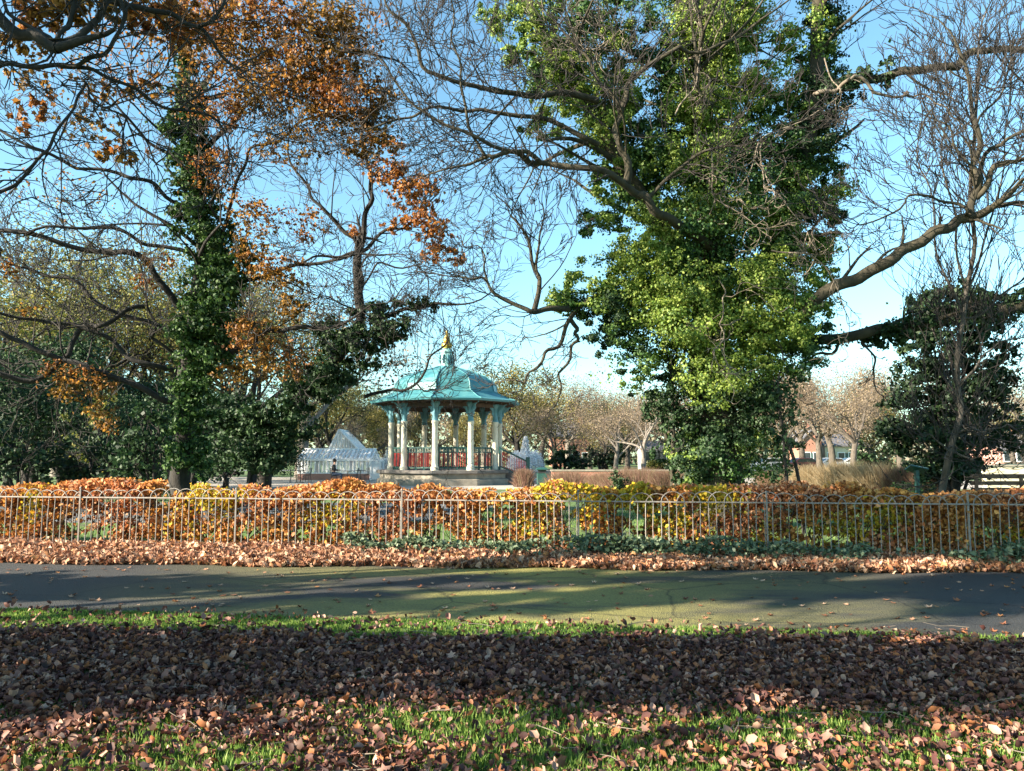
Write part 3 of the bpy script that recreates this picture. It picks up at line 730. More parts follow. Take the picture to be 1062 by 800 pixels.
IV += [(760,10,34,34,16.6),(700,10,26,36,16.6),(770,80,30,36,16.7),(700,90,28,34,16.6),(790,150,30,34,16.8),(815,60,18,34,17),(812,110,22,30,17),(820,190,28,32,17),(600,0,40,24,16.1),(640,100,30,30,16.3),(850,40,26,34,16.9),(852,-20,26,34,16.9),(846,110,30,30,16.9),(842,165,34,34,17),(838,215,34,30,17),(835,262,34,28,17),(845,300,26,26,17),(735,20,34,36,16.4),(728,80,36,36,16.4),(715,130,34,30,16.5),(650,20,26,24,16.2),(575,90,34,30,16),(560,130,22,18,16),(810,230,30,30,16.6),(805,330,34,34,16.4),(760,350,40,34,16.3),(620,330,30,24,16.2)]
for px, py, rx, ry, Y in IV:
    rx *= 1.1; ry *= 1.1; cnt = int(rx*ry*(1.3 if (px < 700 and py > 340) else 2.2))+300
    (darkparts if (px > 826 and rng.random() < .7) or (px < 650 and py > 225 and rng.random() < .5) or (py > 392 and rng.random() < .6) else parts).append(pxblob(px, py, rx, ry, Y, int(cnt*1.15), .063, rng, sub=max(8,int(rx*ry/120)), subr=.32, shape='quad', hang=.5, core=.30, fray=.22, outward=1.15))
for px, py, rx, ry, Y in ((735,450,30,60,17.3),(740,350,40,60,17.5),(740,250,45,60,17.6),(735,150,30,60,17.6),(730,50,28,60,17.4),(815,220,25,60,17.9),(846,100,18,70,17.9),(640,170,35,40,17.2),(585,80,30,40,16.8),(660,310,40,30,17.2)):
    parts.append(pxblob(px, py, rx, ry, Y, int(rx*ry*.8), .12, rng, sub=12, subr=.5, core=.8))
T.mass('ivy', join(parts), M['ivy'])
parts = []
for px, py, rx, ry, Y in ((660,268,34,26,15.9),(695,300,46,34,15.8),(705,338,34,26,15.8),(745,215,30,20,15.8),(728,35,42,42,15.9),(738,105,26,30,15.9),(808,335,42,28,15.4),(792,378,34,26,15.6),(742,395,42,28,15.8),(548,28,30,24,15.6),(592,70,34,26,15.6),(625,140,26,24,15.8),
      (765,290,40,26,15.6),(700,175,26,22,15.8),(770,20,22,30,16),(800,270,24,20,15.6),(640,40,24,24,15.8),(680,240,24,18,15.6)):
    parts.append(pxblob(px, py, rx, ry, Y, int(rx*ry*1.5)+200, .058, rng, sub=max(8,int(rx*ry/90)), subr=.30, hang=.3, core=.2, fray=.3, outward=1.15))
T.mass('sunlit_flowering_ivy', join(parts), M['ivy_lime'], 'yellow green clumps of the ivy, flowering growth with sunlight painted in')  # lime leaves set on the sunward front, sunlight painted into their colour
# dark ivy: right hand limbs, and clumps with shade painted into leaf colour
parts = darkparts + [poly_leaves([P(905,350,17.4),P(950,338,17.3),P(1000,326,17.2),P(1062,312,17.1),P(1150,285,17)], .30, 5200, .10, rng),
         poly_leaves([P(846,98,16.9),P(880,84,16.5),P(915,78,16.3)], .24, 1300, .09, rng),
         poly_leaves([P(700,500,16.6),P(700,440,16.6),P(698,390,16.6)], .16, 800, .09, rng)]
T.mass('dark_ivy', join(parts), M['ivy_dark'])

# ---- left ivy tree
T = Tree('ivy_column_tree', 'tall left hand tree with dark ivy up its trunk and rust brown leaves above', 'tree', (P(195,500,17)[0],17,0), seed=5)
T.limb([base(192,17),(190,500,17),(196,420,17),(208,320,17),(206,220,17),(197,110,17),(192,20,17),(185,-120,17)], .26, .09, kids=14, klen=2.4, lev=3, t0=.45, sides=12)
LL = [([(185,320,17),(150,272,16.6),(120,262,16.4),(80,256,16.2),(0,240,16),(-60,228,15.8)], .08,.04), ([(185,385,17),(150,375,16.7),(110,350,16.5),(60,333,16.3),(0,325,16)], .06,.03),
      ([(190,415,17),(150,408,16.5),(110,393,16.2),(68,378,16),(30,357,15.8),(-10,342,15.6)], .075,.045), ([(150,318,16.8),(105,342,16.5),(85,345,16.4),(62,372,16.3),(45,390,16.2),(0,390,16),(-30,400,16)], .05,.06),
      ([(178,375,17),(165,345,16.6),(155,318,16.4),(150,290,16.2)], .045,.02), ([(180,350,17),(120,325,16.7),(70,292,16.5),(30,282,16.4),(8,268,16.3),(-10,250,16.2)], .05,.02),
      ([(195,215,17),(165,195,16.6),(130,185,16.3),(90,172,16),(45,152,15.8),(0,135,15.6)], .05,.03), ([(200,265,17),(150,255,16.6),(110,235,16.3),(50,238,16),(0,240,15.9)], .05,.025),
      ([(205,175,17),(160,150,16.5),(130,120,16.2),(95,95,16)], .045,.02),
      ([(228,372,17),(262,354,16.6),(290,343,16.4),(335,341,16.2)], .085,.045), ([(235,300,17),(280,282,16.5),(320,270,16.2),(365,265,16)], .055,.03),
      ([(225,245,16.8),(238,205,16.2),(262,165,15.9),(300,140,15.6),(340,120,15.4)], .045,.02), ([(205,165,17),(250,110,16.5),(300,80,16),(350,60,15.6),(400,60,15.4)], .06,.025),
      ([(200,120,17),(230,60,16.6),(240,0,16.4)], .06,.04), ([(230,260,16.8),(225,215,16.3),(236,185,16),(232,160,16)], .03,.015), ([(205,100,17),(260,90,16),(320,110,15.5),(380,130,15)], .04,.02)]
for pts, a, b in LL: T.limb(pts, a, b, kids=10, klen=1.6, lev=3, t0=.3)
T.wood(M['bark'], M['twig'])
rng = np.random.default_rng(32); parts = []
for px, py, rx, ry, Y in ((192,455,18,34,16.7),(198,425,24,28,16.8),(205,385,32,34,16.8),(214,340,42,34,16.8),(226,300,38,36,16.7),(216,255,34,38,16.8),(204,205,27,34,16.8),(200,158,20,34,16.8),(195,118,14,24,16.8),(246,285,24,26,16.5),(190,350,22,18,16.5),(180,470,9,26,16.6),(212,480,12,24,16.9),(196,135,22,34,16.7),(197,92,15,24,16.6),(194,65,11,18,16.6),(198,120,20,26,16.5),(204,160,24,24,16.5),(200,180,26,30,16.7),(205,230,32,30,16.7),(195,100,16,20,16.7),(220,320,44,34,16.7),(208,370,38,34,16.7),(200,410,30,30,16.7),(235,260,30,26,16.6)):
    if py > 270: rx *= .80
    parts.append(pxblob(px, py, rx, ry, Y, int(rx*ry*2.4)+300, .080, rng, sub=max(8,int(rx*ry/90)), subr=.36, hang=.8, core=.35))
T.mass('ivy', join(parts), M['ivy_mid'])
parts = []
RL = [(150,60,130,50,15,420),(300,110,110,60,15.5,420),(60,200,60,30,15.8,70),(250,45,85,36,15,1600),(330,70,55,42,14.8,1400),(352,112,52,26,14.8,1000),(285,92,60,24,15,900),(240,20,80,24,14.6,1000),(385,150,28,22,15,420),(235,115,40,18,15.5,350),(360,40,40,40,15,700),
      (392,105,20,24,15,300),(225,180,30,30,16,300),(265,225,34,28,16,360),(290,285,30,20,16,420),(262,262,26,22,16,250),(258,345,28,24,16.2,420),(285,375,40,26,16.4,600),(300,318,20,16,16,250),
      (85,402,34,20,16,420),(108,432,16,22,16,150),(60,385,20,14,16,100),(165,270,20,12,16.4,90),(150,295,14,10,16.4,70),(10,280,10,14,16,70),(320,235,24,20,16,140),(30,320,20,8,16,40),(240,390,20,14,16.4,160),(330,20,60,24,14.6,800),(300,150,40,24,15.4,260)]
for px, py, rx, ry, Y, c in RL:
    parts.append(pxblob(px, py, rx, ry, Y, int(c*2.4), .064, rng, sub=max(12,int(rx*ry/22)), subr=.30, fray=.8, shape='maple' if Y < 15.2 else 'fold', hang=.5, flat=.5, core=.4))
v3 = [p for p in parts]
tri = []
for v, f in parts:
    if f.shape[1] == 4: f = np.concatenate([f[:,[0,1,2]], f[:,[0,2,3]]])
    tri.append((v, f))
T.mass('rust_leaves', join(tri), M['rust'])

# ---- tree between the left tree and the bandstand
T = Tree('leaning_ivy_tree', 'bare forked tree rising from a dark green ivy mass left of the bandstand', 'tree', (P(270,500,21)[0],21,0), seed=9)
T.limb([base(270,21),(280,470,21),(312,415,21),(358,365,21),(373,320,21),(371,262,21)], .22, .12, kids=4, klen=1.2, t0=.6, sides=10)
for pts, a, b in ([(371,264,21),(380,225,20.8),(384,190,20.6),(378,150,20.5),(384,110,20.5)],.09,.03), ([(370,262,21),(350,232,20.7),(325,205,20.5),(305,175,20.3),(300,130,20.2)],.07,.02), \
      ([(372,262,21),(395,243,20.8),(425,232,20.6),(450,205,20.5)],.065,.02), ([(372,262,21),(330,268,20.8),(290,280,20.6)],.05,.02), ([(371,300,21),(395,275,20.8),(430,280,20.6),(460,292,20.5)],.04,.012), \
      ([(372,350,21),(400,326,20.7),(440,315,20.5),(475,316,20.4)],.08,.03), ([(378,412,20.6),(405,404,20.3),(432,397,20.1),(447,370,20),(464,352,20)],.05,.02), ([(432,398,20.1),(450,402,20),(470,400,20)],.02,.01), ([(380,330,20.8),(350,310,20.5),(320,310,20.4)],.03,.012):
    T.limb(pts, a, b, kids=12, klen=1.7, lev=3, t0=.25, rmin=.007)
T.wood(M['bark'], M['twig'])
rng = np.random.default_rng(33); parts = []
for px, py, rx, ry, Y in ((388,332,36,20,20.8),(370,350,30,26,20.3),(338,390,30,22,20.2),(300,425,34,26,20.2),(262,472,34,24,20.2),(400,345,30,18,20.5),(430,317,26,9,20.5),(360,368,38,28,20.8),(325,400,45,24,20.6),(276,438,46,28,20.4),(290,446,34,24,20.6),(252,466,46,28,20.4),(280,476,26,20,20.6),(402,350,22,16,20.6),(345,345,30,18,20.6),(240,440,24,20,20.6)):
    parts.append(pxblob(px, py, rx, ry, Y, int(rx*ry*2.2)+300, .098, rng, sub=max(8,int(rx*ry/100)), subr=.36, hang=.5, core=.4))
T.mass('ivy', join(parts), M['ivy_dark'])
parts = []
for px, py, rx, ry, c in ((428,198,30,24,620),(405,180,20,16,240),(450,240,22,16,300),(458,262,22,10,260),(415,232,18,12,160),(476,270,7,6,60),(366,240,8,7,50),(395,175,12,16,120),(408,150,18,12,150),(440,225,16,10,120)):
    parts.append(pxblob(px, py, rx, ry, 20.4, int(c*1.5), .105, rng, sub=max(10,int(rx*ry/20)), subr=.26, fray=.6, shape='maple', hang=.6, flat=.6, core=.3))
T.mass('orange_leaves', join(parts), M['orange'])

# ---- near tree whose boughs hang into the top left corner
nb = (-9.6, 7.2, 0)
T = Tree('near_overhanging_tree', 'nearest tree whose thick dark boughs reach into the top left corner', 'tree', nb, seed=12)
tp = [np.array(nb)-[0,0,.1], np.array((-9.5,7.2,2.0)), np.array((-9.3,7.3,4.0)), np.array((-9.1,7.4,5.6)), np.array((-9.2,7.3,9.5)), np.array((-9.3,7.2,13))]
limb(T.big, T.fine, tp, .36, .10, T.rng, kids=16, klen=2.6, lev=3, t0=.45, sides=14)
st = lambda x,y,z: np.array((x,y,z))
def nl(pts, a, b, pre=(), **kw):
    p = [np.array(q, float) for q in pre] + [P(*q) for q in pts]
    kw = dict(dict(kids=6, klen=.9, lev=2, t0=.3), **kw)
    return limb(T.big, T.fine, p, a, b, T.rng, jitter=.02, **kw)
nl([(-40,-5,8),(0,16,8),(32,36,8),(60,50,8)], .075, .06, pre=[(-9.2,7.35,5.0),(-7.6,7.6,6.6)], kids=3)
nl([(60,50,8),(68,25,8.1),(78,-5,8.2),(90,-60,8.3)], .035, .025)
nl([(60,50,8),(82,36,8.1),(100,18,8.2),(122,-8,8.3),(150,-60,8.4)], .042, .03)
nl([(-40,75,8.2),(0,71,8.2),(40,68,8.2),(68,70,8.2),(110,82,8.4),(150,98,8.6),(188,113,8.8),(230,132,9)], .042, .014, pre=[(-9.2,7.35,4.4),(-7.4,7.8,5.6)], kids=12)
nl([(62,69,8.2),(95,60,8.2),(118,42,8.2),(128,22,8.2),(125,0,8.2)], .035, .02)
nl([(100,-15,8.2),(122,2,8.4),(160,12,8.6),(200,26,8.8),(222,44,8.9),(237,66,9)], .05, .015)
nl([(205,28,8.8),(222,18,8.8),(235,-5,8.8)], .03, .02)
nl([(88,85,8.4),(75,115,8.3),(55,150,8.2),(30,178,8.2),(-5,202,8.2)], .016, .024, kids=10)
nl([(86,83,8.4),(100,105,8.5),(128,125,8.6),(158,147,8.8)], .016, .008, kids=8, klen=.8)
nl([(0,-12,8),(20,18,8),(55,45,8)], .02, .02)
T.wood(M['bark'], M['twig'])
rng = np.random.default_rng(34); parts = []
for px, py, rx, ry, Y, c in ((60,12,60,16,10,900),(150,15,50,16,10,700),(25,125,20,10,9.5,50),(100,95,40,10,9.6,60),(120,160,35,12,10,130),(90,130,50,16,11,120),(150,90,40,14,11,130),(30,80,30,16,11,110),(40,110,25,10,10,70),(20,45,26,18,10.5,240),(190,30,40,26,10.5,600)):
    parts.append(pxblob(px, py, rx, ry, Y, c, .085, rng, sub=max(8,int(rx*ry/25)), subr=.20, shape='maple', hang=.5, flat=.6, core=.4))
for c, r, k in (((-9.5,7.4,9.5),(2.6,2.4,3.2),6000),((-8.3,6.4,7.6),(1.6,1.6,1.5),1200)):
    parts.append(blob_leaves(c, r, k, .13, rng, sub=60, subr=.16, shape='maple'))
T.mass('brown_leaves', join(parts), M['rust'])

# ---- slender grey tree on the right with upright twigs
T = Tree('slender_bare_tree', 'thin grey trunked bare tree with a fan of twigs near the right edge', 'tree', (P(986,500,15.8)[0],15.8,0), seed=14)
T.limb([base(984,15.8),(986,495,15.8),(990,450,15.8),(994,410,15.8),(1000,330,15.8),(1006,250,15.7),(1010,160,15.6),(1016,70,15.5)], .078, .030, kids=26, klen=2.3, lev=3, t0=.30, up=.22, spread=.55, sides=10)
for pts in ([(1000,330,15.8),(975,250,15.6),(958,170,15.5),(950,90,15.4)], [(1004,300,15.8),(1030,220,15.8),(1045,140,15.8),(1050,60,15.8)], [(1000,330,15.8),(1050,300,15.6),(1090,250,15.4)], [(1002,300,15.8),(985,200,15.6),(985,110,15.5),(975,30,15.4)],
            [(995,400,15.8),(1030,360,15.6),(1062,350,15.5)], [(994,440,15.8),(1010,445,15.6),(1025,462,15.5)], [(992,450,15.8),(1030,448,15.6),(1062,452,15.5)], [(990,470,15.8),(975,455,15.6),(955,450,15.5)], [(990,465,15.8),(1000,475,15.6),(1005,480,15.6)]):
    T.limb(pts, .03, .010, kids=11, klen=1.3, lev=2, t0=.15, up=.15)
T.wood(M['bark_slender'], M['twig'])

# ---- thin ivy stems beside the big tree
T = Tree('twin_stem_sapling', 'dark twin stemmed sapling with sparse ivy right of the big ivy tree', 'sapling', (P(824,500,15.5)[0],15.5,0), seed=15)
T.limb([base(815,15.5),(814,490,15.5),(811,450,15.5),(806,410,15.5),(812,370,15.5)], .045, .018, kids=10, klen=.55, lev=1, t0=.4, jitter=.02)
T.limb([base(834,15.6),(828,495,15.6),(817,462,15.5),(809,432,15.5)], .04, .03, kids=4, klen=.4, lev=1, t0=.5, jitter=.01)
T.wood(M['bark'], M['twig']); parts = []
for px, py, rx, ry, c in ((810,440,16,26,230),(800,410,20,22,260),(822,415,18,18,150),(812,470,12,18,100),(828,390,14,14,90),(806,490,10,12,60)):
    parts.append(pxblob(px, py, rx, ry, 15.5, c, .085, rng, sub=14, subr=.3, core=.3))
T.mass('ivy', join(parts), M['ivy_dark'])

# ---- evergreens and shrubs
def shrub(name, label, cat, px, Y, blobs, mat, size, seed, dens=1.0, lk='leaves', bark='bark'):
    T = Tree(name, label, cat, (P(px,500,Y)[0], Y, 0), seed=seed); r = T.rng
    for b in blobs:
        T.limb([base(px,Y), ((px+b[0])/2, (485+b[1])/2, Y), (b[0], b[1], Y)], .05*Y/20, .015*Y/20, kids=6, klen=.05*Y, lev=1)
    T.wood(M[bark], M['twig'], 'stems')
    T.mass(lk, join([pxblob(b[0], b[1], b[2], b[3], Y+r.normal()*.2, int(b[2]*b[3]*dens)+60, size, r, sub=max(8,int(b[2]*b[3]/80)), subr=.33, core=.4) for b in blobs]), M[mat])
    return T.root
shrub('dark_yew', 'dark evergreen yew behind the slender grey trunk at the right', 'evergreen tree', 990, 23,
      [(985,318,44,26),(1010,310,34,18),(960,335,34,22),(985,328,42,22),(1020,345,34,26),(955,365,36,26),(1005,375,48,34),(950,405,34,30),(985,425,46,34),(1035,400,30,34),(960,452,44,24),(1010,452,48,28),(1042,455,26,24),(985,480,40,20),(930,455,20,18),(1000,490,34,14)], 'ever', .125, 41, 2.2)
shrub('holly_shrub', 'near black evergreen shrub at the left edge behind the hedge', 'shrub', 20, 22, [(15,470,42,34),(45,485,34,20),(-20,450,40,40)], 'ever', .13, 42, .9)
shrub('holly_shrub', 'dark green evergreen shrub between the left edge and the ivy column tree', 'shrub', 100, 23, [(95,478,40,26),(125,470,32,30),(70,490,34,16)], 'ever', .13, 43, .9)
shrub('laurel_shrub', 'blue green evergreen shrub directly left of the ivy column trunk', 'shrub', 155, 21.5, [(152,462,26,38),(165,430,22,24),(140,485,26,18)], 'ivy_dark', .13, 44, .9)
shrub('laurel_shrub', 'dark evergreen shrub filling the gap right of the ivy column trunk', 'shrub', 235, 24, [(232,455,30,40),(225,485,26,18),(245,425,24,24)], 'ever', .13, 45, .9)
shrub('yellowing_shrub', 'yellow leaved thin shrub in front of the dark left woodland', 'shrub', 95, 27, [(92,445,26,22),(75,470,24,14),(110,420,14,20),(95,492,20,8)], 'yellowgreen', .14, 46, .28)
shrub('clipped_evergreen', 'low dark green bush right of the fountain jet', 'shrub', 583, 62, [(580,478,14,9),(592,474,12,10),(600,482,12,7)], 'ever', .28, 47, 4)
shrub('round_evergreen', 'wide dark green bush under the bare trees right of the fountain', 'shrub', 622, 66, [(618,474,14,10),(632,478,12,8),(640,470,9,12)], 'ever', .28, 48, 4)
shrub('low_evergreen', 'dark low bush among beige trees beside the parked cars', 'shrub', 900, 50, [(896,470,13,13),(905,482,14,8)], 'ivy_dark', .22, 49, 4)

# ---- park trees further back: built once per kind, then copied
HT = {}
def kind_tree(name, label, h, seed, leafm, nleaf, lsize, woodm, twigm, loc, lev=4, spread=.62, clump=True, low=.28, group=None, sc=1.0, rz=0):
    r = np.random.default_rng(seed); big, fine = Wood(), Wood()
    th = h*low
    p = [(0,0,-.05),(r.normal()*.1,r.normal()*.1,th*.5),(r.normal()*.2,r.normal()*.2,th)]
    big.add(spline(p, 8), np.linspace(h*.024, h*.017, 8), 8)
    top = np.array(p[-1])
    for j in range(5):
        a = j*1.26 + r.random(); el = r.uniform(.6,1.2) if j else 1.45
        grow(big, fine, top - np.array([0,0,h*.04*j*r.random()]), (math.cos(a)*math.cos(el), math.sin(a)*math.cos(el), math.sin(el)), h*.34, h*.012, lev, r, wob=.2, up=.06, kids=(3,4), spread=spread, ratio=.64, fine_at=.028, rmin=.012)
    root = thing(name, label, 'tree', (0,0,0), 0, group)
    big.build('trunk', woodm, root); fine.build('twigs', twigm, root)
    tips = np.array(fine.tips); HT[(h,seed)] = np.percentile(tips[:,2], 96)
    i = r.integers(0, len(tips), nleaf); pos = tips[i] + r.normal(size=(nleaf,3))*h*(.045 if clump else .02)
    pos = pos[pos[:,2] > h*.12]
    v = leaves(pos, lsize, 'quad', jit=1, rng=r)
    mesh_obj('leaves', *v, leafm, root)
    root.location = loc; root.scale = (sc,)*3; root.rotation_euler = (0,0,rz)
    return root
def gx(px, Y): return P(px, 474, Y)[0]
def top_h(py, Y): return P(531, py, Y)[2]
G1 = 'bare and thin leaved trees behind the park'
tk = {}
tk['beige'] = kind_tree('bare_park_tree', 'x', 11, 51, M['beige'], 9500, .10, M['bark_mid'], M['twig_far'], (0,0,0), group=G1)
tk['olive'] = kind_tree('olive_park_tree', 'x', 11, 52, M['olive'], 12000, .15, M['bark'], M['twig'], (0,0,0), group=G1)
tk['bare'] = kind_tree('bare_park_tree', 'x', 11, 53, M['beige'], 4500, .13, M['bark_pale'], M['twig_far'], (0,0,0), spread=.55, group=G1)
tk['yg'] = kind_tree('woodland_tree', 'x', 13, 54, M['yellowgreen'], 5000, .12, M['bark'], M['twig'], (0,0,0), spread=.55, group=G1)
tk['dark'] = kind_tree('woodland_tree', 'x', 12, 55, M['ivy_dark'], 17000, .19, M['bark'], M['twig'], (0,0,0), low=.18, group=G1)
tk['yg2'] = kind_tree('woodland_tree', 'x', 13, 56, M['olive'], 6000, .12, M['bark'], M['twig'], (0,0,0), group=G1)
H = dict(beige=HT[(11,51)], olive=HT[(11,52)], bare=HT[(11,53)], yg=HT[(13,54)], dark=HT[(12,55)], yg2=HT[(13,56)])
print('heights', H)
used = set()
FT = [  # kind, px, depth, py of the top, label
 ('olive',398,74,425,'olive yellow tree seen left of the bandstand under its eave'),
 ('beige',383,62,440,'pale trunked tree standing behind the end of the greenhouse'),
 ('olive',430,92,428,'olive tree seen between the two left bandstand columns'),
 ('beige',452,96,432,'thin leaved tree seen behind the middle bandstand columns'),
 ('olive',484,90,432,'olive tree seen between the right bandstand columns'),
 ('olive',536,76,386,'broad olive tree rising just right of the bandstand roof'),
 ('beige',562,92,400,'beige tree behind the fountain jet'),
 ('bare',588,104,402,'bare grey tree in front of the brick house'),
 ('beige',612,98,410,'beige tree right of the brick house'),
 ('bare',638,60,414,'white trunked bare tree left of the white building'),
 ('olive',628,88,420,'olive tree behind the wide dark bush'),
 ('bare',668,52,402,'dark trunked bare tree just left of the white building'),
 ('beige',694,84,418,'beige tree behind the thin ivy stem of the big tree'),
 ('olive',652,100,426,'low olive tree between the two bare trees at the centre'),
 ('beige',790,92,408,'beige tree showing right behind the big ivy tree'),
 ('olive',772,80,430,'olive tree close behind the right foot of the big ivy tree'),
 ('beige',832,86,392,'pinkish beige tree above the parked cars'),
 ('beige',862,78,386,'tall pinkish beige tree with its top under the long dark limb'),
 ('beige',886,48,388,'weeping pale beige tree with a dark trunk beside the reed grass'),
 ('olive',905,70,410,'olive tree between the weeping beige tree and the yew'),
 ('beige',934,58,392,'beige tree in front left of the dark yew'),
 ('beige',1050,62,406,'beige tree at the right edge above the pale wall'),
 ('bare',1076,48,390,'bare tree cut by the right edge of the picture'),
 ('bare',726,96,420,'bare tree hidden behind the trunk of the big ivy tree'),
 ('yg',30,38,268,'yellow green tree at the left edge of the woodland'),
 ('yg2',92,44,275,'olive tree left of centre in the left woodland'),
 ('dark',62,33,394,'dark leaved tree low in the left woodland'),
 ('yg',145,48,262,'yellow green tree behind the ivy column trunk on its left side'),
 ('dark',134,36,402,'dark leaved tree just left of the ivy column trunk'),
 ('yg2',205,50,290,'tree hidden behind the ivy column trunk'),
 ('yg',262,46,310,'yellow green tree right of the ivy column trunk'),
 ('bare',312,56,300,'bare pale tree above the dark ivy mass'),
 ('dark',5,30,372,'dark leaved tree at the far left edge behind the hedge'),
 ('dark',205,34,417,'dark tree directly behind the ivy column trunk'),
 ('yg2',345,70,392,'olive tree behind the greenhouse'),
 ('dark',262,38,432,'dark tree behind the left end of the ivy mass'),
 ('yg2',-40,42,300,'olive tree beyond the left edge of the woodland'),
 ('yg2',120,58,255,'olive tree with a high crown behind the left limbs'),
 ('yg',-5,52,262,'yellow green tree behind the left edge of the frame'),
 ('dark',100,30,417,'dark low tree behind the yellow leaved shrub'),
 ('dark',165,31,422,'dark low tree behind the blue green shrub'),
 ('yg',235,60,290,'yellow green tree behind the rust leaves right of the ivy column'),
 ('dark',35,34,362,'dark leaved tree behind the black evergreen shrub'),
 ('yg2',180,44,300,'olive tree just left of the ivy column tree at the back'),
 ('yg',70,42,300,'yellow green tree in the middle of the left woodland'),
 ('olive',515,110,414,'olive tree seen behind the last bandstand column'),
 ('beige',575,70,422,'low beige tree just right of the fountain spray'),
 ('beige',650,78,408,'beige tree behind the two trunks at the centre'),
 ('beige',705,64,414,'beige tree behind the left foot of the big ivy tree'),
 ('beige',815,66,402,'beige tree right behind the twin stemmed sapling'),
 ('beige',850,62,394,'beige tree behind the broad straw clump'),
 ('olive',1062,70,420,'olive tree cut by the right edge behind the rails'),
 ('olive',366,90,404,'olive tree behind the tall gable of the greenhouse'),
 ('beige',410,80,420,'beige tree behind the smaller fountain'),
 ('olive',330,76,395,'olive tree behind the left end of the greenhouse'),
 ('bare',60,60,290,'bare tree high at the back of the left woodland'),
]
rr = np.random.default_rng(6)
srcs = dict(tk)
for k, px, Y, py, lab in FT:
    h = top_h(py, Y); s = h/H[k]
    wide = s*(1.0 if Y < 55 else 1.12)
    src = srcs[k]; loc = (gx(px,Y), Y, 0); rz = rr.uniform(0, 6.28)
    if k not in used:
        src.location = loc; src.rotation_euler = (0,0,rz); src.scale = (wide,wide,s); src['label'] = lab; used.add(k)
    else: dup(src, loc, rz, lab, G1, (wide,wide,s))

# far wood that closes the horizon
rw = np.random.default_rng(61); n = 60000
x = rw.uniform(-190,210,n); y = 150+rw.normal(size=n)*5; hh = 5.5+6*vnoise(x*.09,x*0,3)+3*vnoise(x*.35,x*0,4)
z = hh*rw.random(n)**.8
m = kindm = leafmat('far_wood_foliage', pal((.10,.085,.06),(.16,.13,.09),(.22,.18,.12),(.15,.15,.08)), transl=.25)
o = mesh_obj('far_wood', *leaves(np.stack([x,y,z],1), .8, 'quad', rng=rw), m); tag(o, 'far hazy brown wood closing the horizon', 'wood', kind='stuff')

# ---- unseen trees added left of the frame, crowns placed to shade the ground
def shade_tree(name, label, x, y, blobs, seed):
    r = np.random.default_rng(seed); big, fine = Wood(), Wood()
    ztop = max(b[2]+b[5]*.5 for b in blobs)
    limb(big, fine, [np.array((x,y,-.05)), np.array((x+.1,y,ztop*.5)), np.array((x,y+.1,ztop))], .16, .04, r, kids=12, klen=1.6, lev=2, t0=.2)
    root = thing(name, label, 'tree', (x,y,0)); local(big.build('trunk', M['bark']), root); local(fine.build('twigs', M['twig']), root)
    local(mesh_obj('leaves', *join([blob_leaves(b[:3], b[3:6], int(b[6]), .16, r, sub=40, subr=.24) for b in blobs]), M['ever']), root)
SX, SY = -.925, -.38; EL = R(22); TT = math.tan(EL)/math.hypot(SX,SY)*abs(SX)
def shade(label, X, spots, seed):
    """spots on the ground (x, y, half depth, density): the leaves that stand between them and the sun"""
    bl = []
    for x, y, hd, n, *up in spots:
        t = x-X; bl.append((X, y-t*SY/SX, t*math.tan(EL)/abs(SX)*math.hypot(SX,SY)+(up[0] if up else 0), .55, hd, .75, n))
    shade_tree('unseen_shade_tree', label, X, bl[0][1], bl, seed)
SX, SY = SX/math.hypot(SX,SY), SY/math.hypot(SX,SY)
shade('low unseen evergreen tree added for shade just outside the left of the picture beside the fallen leaves', -9.0, [(-5,6.35,.42,1230),(-3.3,6.3,.42,1230),(-1.7,6.2,.5,1394),(-5,5.3,.28,902),(-3.6,5.35,.30,983),(-2,5.4,.42,1230)], 71)
shade('middle unseen evergreen tree added outside the left of the picture shading the fallen leaves', -9.4, [(-.2,5.9,.8,1722),(1.4,5.8,.85,1722),(2.8,5.75,.8,1558)], 72)
shade('tallest unseen evergreen tree added for shade outside the left of the picture nearest the camera', -9.8, [(4.2,5.7,.85,1804),(5.6,5.6,.9,1804),(3.6,5.7,.75,1230)], 73)
shade('thin unseen evergreen tree added for shade outside the left of the picture across the path', -13.5, [(-5.5,9.3,.75,2600),(-4.0,9.4,.7,2400),(-2.6,8.4,.35,1400),(-1,8.35,.25,1200)], 74)
shade('high thin unseen evergreen tree added for shade outside the left of the picture', -14.5, [(.8,8.3,.25,1100),(2.3,9.4,.5,1700),(4,9.2,.55,1900),(5.6,8.7,.75,2000)], 75)
shade('further thin unseen evergreen tree added for shade outside the left of the picture near the fence', -15.5, [(0,10.2,.22,1200),(1.5,10.1,.25,1200),(3.2,10.0,.3,1300),(-7,9.5,.9,2000)], 76)
shade('tall unseen evergreen tree added outside the left of the picture shading the right end of the fence', -17.0, [(4.4,11.2,.30,900,.6),(5.6,11.2,.5,1500,.6),(6.9,11.0,.6,2100,.6),(8.2,10.9,.7,2200,.7),(6.0,10.0,.35,1200),(3.6,11.4,.2,600,.3)], 77)
# ============================================================ bandstand
BD = 45.0; bc = P(462.5, 474, BD); BX = bc[0]; K = BD/FOC
def bz(py): return P(463, py, BD)[2]
ROT = R(-96); NS = 10; SEG = 2*math.pi/NS; OCT = SEG/2
bs = thing('bandstand', 'ten sided park bandstand with turquoise copper roof and cream columns', 'bandstand', (BX, BD, 0))
flo = bz(487)
def oct_(mb, prof, rot=ROT, n=10): return mb.lathe(prof, 0, 0, n, rot)
m = MB(); oct_(m, [(3.95,-.05),(3.95,flo-.50),(3.78,flo-.46),(3.78,flo-.2)], ROT); m.build('plinth', M['stone'], bs)
m = MB(); oct_(m, [(3.92,flo-.198),(3.97,flo-.16),(3.97,flo-.02),(3.90,flo)], ROT); m.build('floor_slab', M['stone_dark'], bs)
eave = bz(418)
